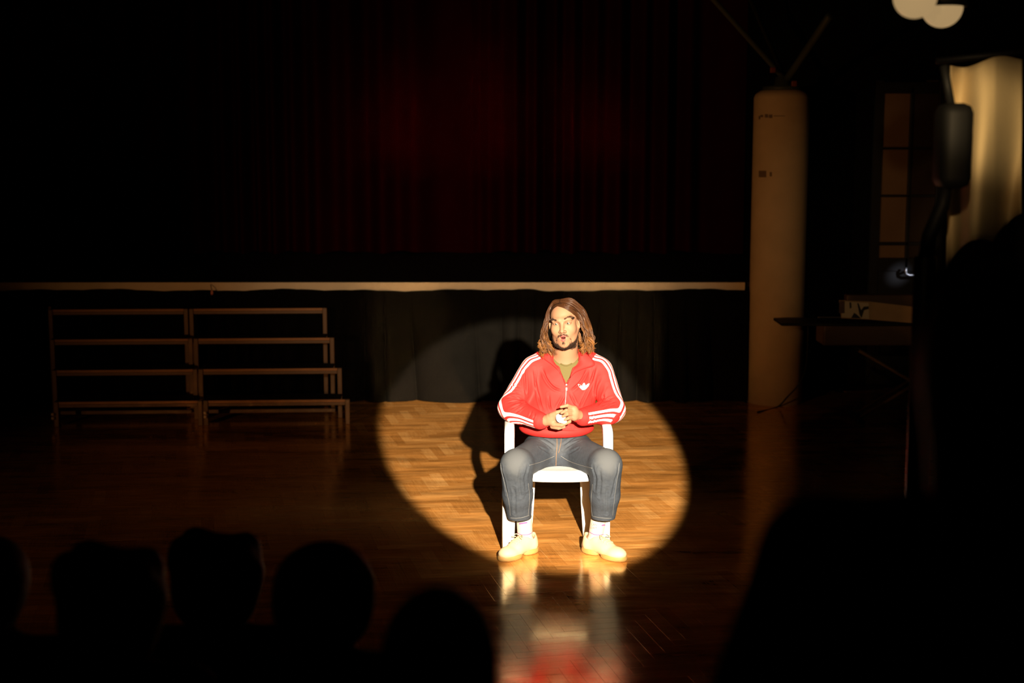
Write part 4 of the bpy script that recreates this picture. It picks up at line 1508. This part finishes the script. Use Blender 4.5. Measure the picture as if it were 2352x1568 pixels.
for q_ in ([(1160, 914), (1178, 912), (1200, 920)], [(1164, 926), (1184, 921), (1202, 925)], [(1170, 940), (1186, 932), (1203, 927)], [(1180, 950), (1194, 940), (1206, 932)],
           [(1416, 910), (1396, 918), (1378, 924)], [(1416, 920), (1398, 926), (1380, 933)], [(1412, 928), (1394, 934), (1384, 938)], [(1214, 962), (1219, 950), (1221, 941)],
           [(1222, 968), (1227, 956), (1228, 946)], [(1360, 945), (1364, 960), (1366, 974)], [(1352, 948), (1356, 962), (1352, 976)], [(1195, 890), (1180, 885), (1172, 882)],
           [(1200, 905), (1184, 902), (1170, 900)]):
    fold(q_, .0095, .0038, .4, .009)
for x in range(1192, 1368, 11):
    fold([(x + rnd.uniform(-3, 3), 968), (x + rnd.uniform(-3, 3), 981)], .004, .005, .5, .010)
# hem line
fold([(1190, 980), (1215, 983), (1250, 984), (1282, 985), (1320, 987), (1360, 988)], .004, .004, .3, .009)
jv += jn * (0.0006 * np.sin(jv[:, [0]] * 61 + 2 * np.sin(jv[:, [2]] * 37)) * np.sin(jv[:, [2]] * 47 + jv[:, [1]] * 31))
jacket = mesh_obj('track_jacket', jv, jq, M_red_j, person)
# three white stripes along each sleeve
def sleeve_s(v, side):
    if side < 0: pts = [J(1246, 830, 7.75), J(1222, 848, 7.735), EPL, J(1250, 967, 7.44)]; refs = [(-.25, -.55, .85), (-.80, -.60, .25), (-.45, -.80, -.45)]
    else: pts = [J(1354, 832, 7.75), J(1380, 850, 7.735), EPR, J(1326, 955, 7.44)]; refs = [(.25, -.55, .85), (.80, -.62, .2), (.35, -.93, -.10)]
    D, S_v = [], []
    for a, b, r_ in zip(pts[:-1], pts[1:], refs):
        d_, t_ = seg_dist(v, a, b)
        ax = (b - a) / np.linalg.norm(b - a)
        r_ = np.array(r_, float); e1 = r_ - ax * (r_ @ ax); e1 /= np.linalg.norm(e1)
        e2 = np.cross(ax, e1)
        w_ = v - a - t_[:, None] * (b - a)
        S_v.append(np.arctan2(w_ @ e2, w_ @ e1) * .066)
        D.append(d_)
    D = np.array(D); S_v = np.array(S_v); wts = np.exp(-(D - D.min(0)) / .010)
    near_s = np.take_along_axis(S_v, D.argmin(0)[None], 0)[0]
    wts = np.where(np.abs(S_v - near_s) > .16, 0, wts)
    s_ = (S_v * wts).sum(0) / wts.sum(0)
    _, t0 = seg_dist(v, pts[0], pts[1])
    _, t1 = seg_dist(v, pts[2], pts[3])
    ok = (D.min(0) < .080) & ((D.argmin(0) > 0) | (t0 > .04)) & ((D.argmin(0) < 2) | (t1 < .90))
    return np.where(ok, s_, 1.0), D.min(0)
sa_, da_ = sleeve_s(jv, -1); sb_, db_ = sleeve_s(jv, 1)
coord = np.where(da_ < db_, sa_, sb_)
attr(jacket, 'stripe', coord)
attr(jacket, 'stripe_reach', np.abs(coord))
nt = M_red_j.node_tree
N, L = nt.nodes.new, nt.links.new
a_ = N('ShaderNodeAttribute'); a_.attribute_name = 'stripe'
ab = N('ShaderNodeMath'); ab.operation = 'ABSOLUTE'; L(a_.outputs['Fac'], ab.inputs[0])
def band(src, c, hwid):
    m1 = N('ShaderNodeMath'); m1.operation = 'SUBTRACT'; L(src, m1.inputs[0]); m1.inputs[1].default_value = c
    m2 = N('ShaderNodeMath'); m2.operation = 'ABSOLUTE'; L(m1.outputs[0], m2.inputs[0])
    m3 = N('ShaderNodeMath'); m3.operation = 'LESS_THAN'; L(m2.outputs[0], m3.inputs[0]); m3.inputs[1].default_value = hwid
    return m3.outputs[0]
b1, b2 = band(ab.outputs[0], 0.0, .0074), band(ab.outputs[0], .0255, .0074)
mxx = N('ShaderNodeMath'); mxx.operation = 'MAXIMUM'; L(b1, mxx.inputs[0]); L(b2, mxx.inputs[1])
ar = N('ShaderNodeAttribute'); ar.attribute_name = 'stripe_reach'
lt = N('ShaderNodeMath'); lt.operation = 'LESS_THAN'; L(ar.outputs['Fac'], lt.inputs[0]); lt.inputs[1].default_value = .046
both = N('ShaderNodeMath'); both.operation = 'MULTIPLY'; L(mxx.outputs[0], both.inputs[0]); L(lt.outputs[0], both.inputs[1])
mc = N('ShaderNodeMix'); mc.data_type = 'RGBA'
mc.inputs[6].default_value = (0.45, 0.016, 0.014, 1); mc.inputs[7].default_value = (0.55, 0.53, 0.52, 1)
L(both.outputs[0], mc.inputs[0]); L(mc.outputs[2], nt.nodes['Principled BSDF'].inputs['Base Color'])

jb = bvh_of(jv, jq)
def lift_patch(outer, inner, rows, off0, off1, name, m, parent, thick=.003):
    """A cloth flap: ruled between two lines seen on the jacket, lying off0..off1 above it."""
    g = []
    n = 16
    A_ = smooth_path([Vector((a, b, 0)) for a, b in outer], n); B_ = smooth_path([Vector((a, b, 0)) for a, b in inner], n)
    for i in range(rows):
        t = i / (rows - 1)
        row = []
        for k in range(n):
            q_ = A_[k].lerp(B_[k], t)
            h0 = hit(jb, q_.x, q_.y) or Vector(P(q_.x, q_.y, 7.64))
            if h0.y > 7.75: h0 = Vector(P(q_.x, q_.y, 7.70))
            off = off0 + (off1 - off0) * t + .004 * math.sin(t * math.pi)
            row.append(h0 - ray(q_.x, q_.y) * off)
        g.append(row)
    # even out depth so the flap hangs smoothly
    for _ in range(4):
        for i in range(1, rows - 1):
            for k in range(1, n - 1):
                g[i][k] = g[i][k] * .5 + (g[i - 1][k] + g[i + 1][k] + g[i][k - 1] + g[i][k + 1]) * .125
    return MB().sheet(g, -thick).build(name, m, parent, True)
M_red_p = mat('red_tricot_plain', (0.45, 0.016, 0.014), 0.72, 0.22, bump=.05, bscale=400)
lift_patch([(1271, 803), (1274, 820), (1282, 839), (1292, 862), (1300, 882)], [(1262, 806), (1246, 820), (1268, 838), (1288, 858), (1300, 882)], 7, .014, .006, 'collar', M_red_p, jacket)
lift_patch([(1334, 808), (1330, 823), (1321, 842), (1311, 862), (1302, 882)], [(1348, 812), (1367, 837), (1342, 846), (1316, 858), (1302, 882)], 7, .014, .006, 'collar', M_red_p, jacket)
# zip: tape line, slider, pull
M_zip = mat('silver_zip', (0.75, 0.72, 0.68), 0.3, 0.5, metal=.6)
zp = [hit(jb, x, y, .0015) for x, y in ((1301, 884), (1300.5, 895), (1300, 905), (1299, 918), (1298, 930))]
MB().tube([q_ for q_ in zp if q_], .0014, 6).build('zip', M_zip, jacket, True)
q0, q1 = hit(jb, 1301, 884, .006), hit(jb, 1301, 893, .006)
MB().box(q0, (.009, .005, .012), .002).lathe([(.002, -.0095), (.0055, -.0085), (.0055, .007), (.002, .009)], tuple(q1), 10).build('zip_pull', M_zip, jacket, True)
# trefoil emblem on the chest: three leaves with cut lines, white
M_white = mat('white_embroidery', (0.50, 0.48, 0.47), 0.7)
em = MB()
def emb(poly):
    pts = [hit(jb, x, y, .0075) for x, y in poly]
    if any(p_ is None for p_ in pts): return
    back = [p_ + ray(*q_) * .009 for p_, q_ in zip(pts, poly)]
    n = len(pts)
    em.add(pts + back, [tuple(range(n))[::-1], tuple(range(n, 2 * n))] + [(k, (k + 1) % n, n + (k + 1) % n, n + k) for k in range(n)])
def leaf(x0, y0, ang, ln, wd, cut):
    """Leaf from its foot (x0, y0), pointing along ang; parts below the line cut are left to the bars."""
    c_, s_ = math.cos(ang), math.sin(ang)
    pts = []
    prof = [(.0, .30), (.2, .48), (.42, .52), (.65, .42), (.85, .22), (1.0, 0.0)]
    for t, w_ in prof: pts.append((t * ln, w_ * wd))
    for t, w_ in prof[-2::-1]: pts.append((t * ln, -w_ * wd))
    return [(x0 + a * c_ - b * s_, y0 - (a * s_ + b * c_)) for a, b in pts]
emb(leaf(1341, 889, math.radians(88), 10.5, 7.0, 0))
emb(leaf(1337, 890.5, math.radians(138), 13.0, 6.2, 0))
emb(leaf(1345, 890.0, math.radians(48), 13.5, 5.6, 0))
emb([(1331, 887.8), (1350, 887.0), (1349, 889.3), (1332, 890.2)])
emb([(1332.5, 890.9), (1348.6, 890.1), (1347, 892.2), (1334.2, 892.9)])
emb([(1335, 893.6), (1346.3, 892.9), (1343, 895.0), (1338, 895.4)])
em.build('emblem', M_white, jacket)

# ------------------------------------------------------------------ jeans
M_denim = mat('grey_blue_denim', (0.036, 0.042, 0.054), 0.85, 0.2, noise=.16, nscale=70, bump=.25, bscale=420)
attr_mix(M_denim, 'fade', (0.064, 0.067, 0.073), 0.0, 1.0)
st = .0052
JE = Field(np.arange(-.115, .64, st), np.arange(7.12, 7.92, st), np.arange(.155, .69, st))
JE.put(ellipsoid(J(1281, 1028, 7.70), (.182, .135, .105)))
for H, K, HM, s in ((J(1240, 1038, 7.66), J(1187, 1068, 7.285), J(1194, 1202, 7.435), -1), (J(1324, 1038, 7.66), J(1391, 1068, 7.285), J(1384, 1202, 7.435), 1)):
    JE.put(capsule(H, K, .092, .080), .05)
    MID = (K + HM) / 2 + np.array((s * .004, .0, .0))
    JE.put(capsule(K, MID, .086, .078), .02)
    JE.put(capsule(MID, HM, .078, .060), .02)
zc0 = P(1194, 1193, 7.39).z
JE.put((lambda x, y, z: (z - zc0) + .0 * (x + y), np.array((-.2, 7.2, .1)), np.array((.7, 7.7, .25))), .0, 'd')
# hollow at the hems
JE.put(capsule(J(1194, 1187, 7.425), J(1195, 1215, 7.445), .050), .003, 'd')
JE.put(capsule(J(1384, 1187, 7.425), J(1383, 1215, 7.445), .050), .003, 'd')
ev, eq = JE.mesh(2)
en = normals(ev, eq)
eb = bvh_of(ev, eq)
def efold(pts, depth=.005, width=.006, ridge=.5, side=.012):
    p3 = [hit(eb, *q_) for q_ in pts]
    p3 = [np.array(q_) for q_ in p3 if q_ is not None]
    if len(p3) < 2: return
    p3 = [np.array(q_) for q_ in smooth_path([Vector(q_) for q_ in p3], 10)]
    d_ = poly_dist(ev, p3); n_ = d_ < .05; dd = d_[n_]
    disp = -depth * np.exp(-(dd / width) ** 2) + depth * ridge * np.exp(-((dd - side) / (width * 1.2)) ** 2)
    fade = sstep(np.minimum(np.linalg.norm(ev[n_] - p3[0], axis=1), np.linalg.norm(ev[n_] - p3[-1], axis=1)), 0, .02)
    ev[n_] += en[n_] * (disp * fade)[:, None]
for q_ in ([(1245, 1004), (1262, 1012), (1274, 1022)], [(1320, 1004), (1304, 1014), (1292, 1024)], [(1270, 1030), (1254, 1018), (1238, 1010)], [(1295, 1030), (1312, 1020), (1330, 1012)],
           [(1272, 1040), (1256, 1036), (1240, 1028)], [(1294, 1042), (1312, 1038), (1328, 1030)], [(1212, 1070), (1206, 1095), (1209, 1125)], [(1196, 1075), (1192, 1100), (1196, 1140)],
           [(1362, 1070), (1368, 1095), (1366, 1125)], [(1378, 1078), (1380, 1105), (1376, 1140)], [(1152, 1070), (1158, 1100), (1164, 1135)], [(1420, 1070), (1414, 1100), (1406, 1140)],
           [(1180, 1120), (1183, 1150), (1182, 1180)], [(1395, 1120), (1393, 1150), (1394, 1180)]):
    efold(q_)
jeans = mesh_obj('jeans', ev, eq, M_denim, person)
fd = np.zeros(len(ev))
for K in (J(1180, 1052, 7.21), J(1398, 1052, 7.21)):
    fd += .95 * np.exp(-(np.linalg.norm((ev - K) / np.array((.065, .09, .075)), axis=1)) ** 2)
for H, K in ((J(1240, 1018, 7.58), J(1190, 1040, 7.24)), (J(1330, 1018, 7.58), J(1388, 1040, 7.24))):
    d_, _ = seg_dist(ev, H, K); fd += .45 * np.exp(-(d_ / .06) ** 2)
for K, HM in ((J(1180, 1075, 7.2), J(1190, 1180, 7.36)), (J(1396, 1075, 7.2), J(1388, 1180, 7.36))):
    d_, _ = seg_dist(ev, K, HM); fd += .30 * np.exp(-(d_ / .04) ** 2)
fd += .5 * np.exp(-(np.linalg.norm((ev - J(1281, 1028, 7.57)) / np.array((.05, .06, .05)), axis=1)) ** 2)
fd += .10 * np.sin(ev[:, 0] * 90 + 3 * np.sin(ev[:, 2] * 40)) * np.sin(ev[:, 2] * 60)
attr(jeans, 'fade', np.clip(fd, 0, 1))
eb = bvh_of(ev, eq)
M_thread = mat('pale_orange_thread', (0.22, 0.105, 0.045), .8)
M_seam = mat('worn_pale_seam', (0.13, 0.125, 0.12), .85)
def line_on(bv_, pts, r, name, m, parent, off=.0008, n=28):
    q_ = [hit(bv_, v_.x, v_.y, off) for v_ in smooth_path([Vector((a, b, 0)) for a, b in pts], n)]
    q_ = [x for x in q_ if x is not None]
    keep = [q_[0]]
    for x in q_[1:]:
        if (x - keep[-1]).length < .06: keep.append(x)
    if len(keep) > 2: MB().tube(keep, r, 5).build(name, m, parent, True)
line_on(eb, [(1279, 1002), (1279.5, 1022), (1278, 1042), (1277, 1070)], .0016, 'fly_seam', M_thread, jeans)
line_on(eb, [(1289, 1003), (1288, 1018), (1283, 1040)], .0012, 'fly_seam', M_thread, jeans)
line_on(eb, [(1274, 1047), (1256, 1055), (1238, 1062), (1216, 1068)], .0014, 'inseam', M_seam, jeans)
line_on(eb, [(1288, 1047), (1306, 1058), (1330, 1067), (1360, 1075)], .0014, 'inseam', M_seam, jeans)
line_on(eb, [(1214, 1110), (1216, 1140), (1215, 1165), (1213, 1185)], .0010, 'inseam', M_seam, jeans)
line_on(eb, [(1361, 1112), (1358, 1140), (1358, 1165), (1360, 1185)], .0010, 'inseam', M_seam, jeans)
line_on(eb, [(1149, 1062), (1154, 1090), (1163, 1125), (1170, 1160), (1172, 1185)], .0009, 'side_seam', M_seam, jeans)
line_on(eb, [(1423, 1062), (1419, 1090), (1412, 1140), (1407, 1185)], .0009, 'side_seam', M_seam, jeans)
line_on(eb, [(1172, 1189), (1185, 1190), (1200, 1188), (1216, 1183)], .0012, 'hem_stitch', M_seam, jeans)
line_on(eb, [(1360, 1185), (1375, 1188), (1392, 1190), (1405, 1190)], .0012, 'hem_stitch', M_seam, jeans)

# ------------------------------------------------------------------ socks and shoes
M_sock = mat('white_ribbed_sock', (0.46, 0.38, 0.29), .85, bump=.2, bscale=350)
M_pinkline = mat('magenta_yarn', (0.50, 0.06, 0.20), .85)
M_shoe = mat('cream_leather', (0.47, 0.345, 0.205), .6, .25, noise=.06, nscale=25)
M_sole = mat('gum_sole', (0.34, 0.18, 0.055), .6, .3)
M_lace = mat('cream_lace', (0.50, 0.36, 0.20), .8)
def sock(A, K, side):
    ax = (K - A) / np.linalg.norm(K - A)
    pts = [A + ax * t for t in np.linspace(-.050, .105, 16)]
    r = [.0395 + .003 * (i / 15) + (.004 if i < 4 else 0) for i in range(16)]
    o_ = MB().tube(pts, r, 28).build('sock', M_sock, person, True)
    for t in (.020,):
        c = A + ax * t
        MB().tube([c - ax * .0022, c + ax * .0022], .0412, 28, cap=True).build('stripe', M_pinkline, o_, True)
    return o_
so1, so2 = sock(J(1206, 1228, 7.470), J(1204, 1185, 7.450), -1), sock(J(1369, 1228, 7.470), J(1376, 1185, 7.450), 1)
def sock_patch(o_, quad, m, name):
    vs = np.array([v_.co for v_ in o_.data.vertices]) + np.array(world_loc(o_))
    fs = [tuple(p_.vertices) for p_ in o_.data.polygons]
    b_ = BVHTree.FromPolygons([tuple(v_) for v_ in vs], fs)
    g = []
    (xa, ya), (xb, yb_), h_ = quad
    for dy in (-h_ / 2, h_ / 2):
        row = []
        for k in range(7):
            t = k / 6
            q_ = hit(b_, xa + (xb - xa) * t, ya + (yb_ - ya) * t + dy, .001)
            if q_ is not None: row.append(q_)
        g.append(row)
    n = min(len(r_) for r_ in g)
    if n >= 2: MB().sheet([r_[:n] for r_ in g], .0012).build(name, m, o_)
    return b_
sock_patch(so1, ((1192, 1202.5), (1211, 1199.5), 3.2), M_pinkline, 'bar')
bs = sock_patch(so2, ((1382, 1206), (1391, 1205), 3.0), M_pinkline, 'bar')
def sock_text(o_, b_, s_, px, py, hpx):
    cu = bpy.data.curves.new('lettering', 'FONT'); cu.body = s_; cu.size = 1; cu.extrude = 0
    to = bpy.data.objects.new('lettering_tmp', cu); COL.objects.link(to)
    dg = bpy.context.evaluated_depsgraph_get()
    me = bpy.data.meshes.new_from_object(to.evaluated_get(dg))
    bpy.data.objects.remove(to)
    k = hpx / .7
    v, f = [], [tuple(p_.vertices) for p_ in me.polygons]
    for q_ in me.vertices:
        h0 = hit(b_, px + q_.co.x * k, py - q_.co.y * k + .05 * q_.co.x * k, .0012)
        v.append(h0 if h0 is not None else P(px, py, 7.4))
    MB().add(v, f).build('lettering', mat('dark_pink_yarn', (.30, .05, .12), .8), o_)
sock_text(so2, bs, 'LAN', 1358, 1206.5, 5.0)
sock_text(so2, bs, 'DAM', 1356, 1214, 5.0)

def shoe(heel, toe, side):
    d_ = toe - heel; d_[2] = 0
    ln = np.linalg.norm(d_); d_ /= ln
    lat = np.array((-d_[1], d_[0], 0))
    O_ = heel - d_ * .028; O_[2] = 0
    LN = ln + .062
    def F(): return Field(np.arange(-.02, LN + .02, .0036), np.arange(-.07, .07, .0036), np.arange(-.004, .16, .0036))
    def place(v): return O_ + v[:, [0]] * d_ + v[:, [1]] * lat + v[:, [2]] * np.array((0, 0, 1.0))
    u = F()
    u.put(ellipsoid((LN * .78, 0, .034), (LN * .235, .048, .036)))
    u.put(capsule((LN * .55, 0, .045), (LN * .20, 0, .052), .042, .038), .03)
    u.put(capsule((LN * .17, 0, .045), (LN * .17, 0, .076), .040, .037), .03)
    u.put(capsule((LN * .36, 0, .075), (LN * .60, 0, .048), .030, .028), .03)
    u.put(capsule((LN * .32, 0, .086), (LN * .46, 0, .074), .019, .018), .015)         # tongue
    u.put(capsule((LN * .055, 0, .075), (LN * .060, 0, .094), .013, .011), .012)       # heel tab
    u.put(capsule((LN * .22, 0, .082), (LN * .22, 0, .15), .034, .044), .006, 'd')
    u.put((lambda x, y, z: z - .012 + 0 * x + 0 * y, np.array((-1, -1, -1)), np.array((1, 1, 1))), 0, 'd')
    v, f = u.mesh(1)
    o_ = mesh_obj('shoe', place(v), f, M_shoe, person)
    s_ = F()
    s_.put(ellipsoid((LN * .74, .002 * side, .012), (LN * .285, .054, .042)))
    s_.put(ellipsoid((LN * .22, 0, .012), (LN * .235, .046, .042)), .03)
    s_.put((lambda x, y, z: np.maximum(z - .030 - .004 * np.cos(x * 20), .001 - z) + 0 * y, np.array((-1, -1, -1)), np.array((1, 1, 1))), .004, 'i')
    s_.put(capsule((LN * .47, -.08, -.006), (LN * .47, .08, -.006), .016), .008, 'd')
    v, f = s_.mesh(1)
    v = place(v)
    mesh_obj('sole', v, f, M_sole, o_)
    vs = np.array([q_.co for q_ in o_.data.vertices]) + np.array(world_loc(o_))
    def at(t, y, z0=.2): return None
    tree = BVHTree.FromPolygons([tuple(q_) for q_ in vs], [tuple(p_.vertices) for p_ in o_.data.polygons])
    def top(t, y, off=.002):
        q_ = O_ + d_ * LN * t + lat * y
        h0 = tree.ray_cast(Vector((q_[0], q_[1], .3)), Vector((0, 0, -1)))[0]
        return (h0 + Vector((0, 0, off))) if h0 else Vector((q_[0], q_[1], .08))
    la = MB()
    for t in (.47, .53, .59, .65):
        la.tube([top(t, y) for y in np.linspace(-.026, .026, 7)], .0032, 6)
    c = top(.45, 0, .004)
    for s2 in (-1, 1):                                # bow
        lp = smooth_path([c, c + Vector(d_) * .01 + Vector(lat) * s2 * .022 + Vector((0, 0, .010)), c + Vector(d_) * .028 + Vector(lat) * s2 * .036 + Vector((0, 0, -.004)), c + Vector(d_) * .02 + Vector(lat) * s2 * .014], 12)
        la.tube(lp, .0026, 6)
    la.build('laces', M_lace, o_, True)
shoe(HEELL.copy(), TOEL.copy(), -1)
shoe(HEELR.copy(), TOER.copy(), 1)

# small white object held in the hands
W_F = Field(*[np.arange(a - .05, a + .05, .003) for a in J(1289, 962, 7.372)])
W_F.put(ellipsoid(J(1289, 962, 7.374), (.026, .017, .021)))
W_F.put(ellipsoid(J(1282, 957, 7.372), (.012, .012, .015)), .008)
W_F.put(ellipsoid(J(1296, 968, 7.374), (.014, .013, .011)), .008)
wv, wq = W_F.mesh(1)
wo = mesh_obj('white_ball', wv, wq, mat('white_paper', (.85, .83, .86), .7))
tag(wo, 'small crumpled white ball held between the seated man\'s hands', 'ball')
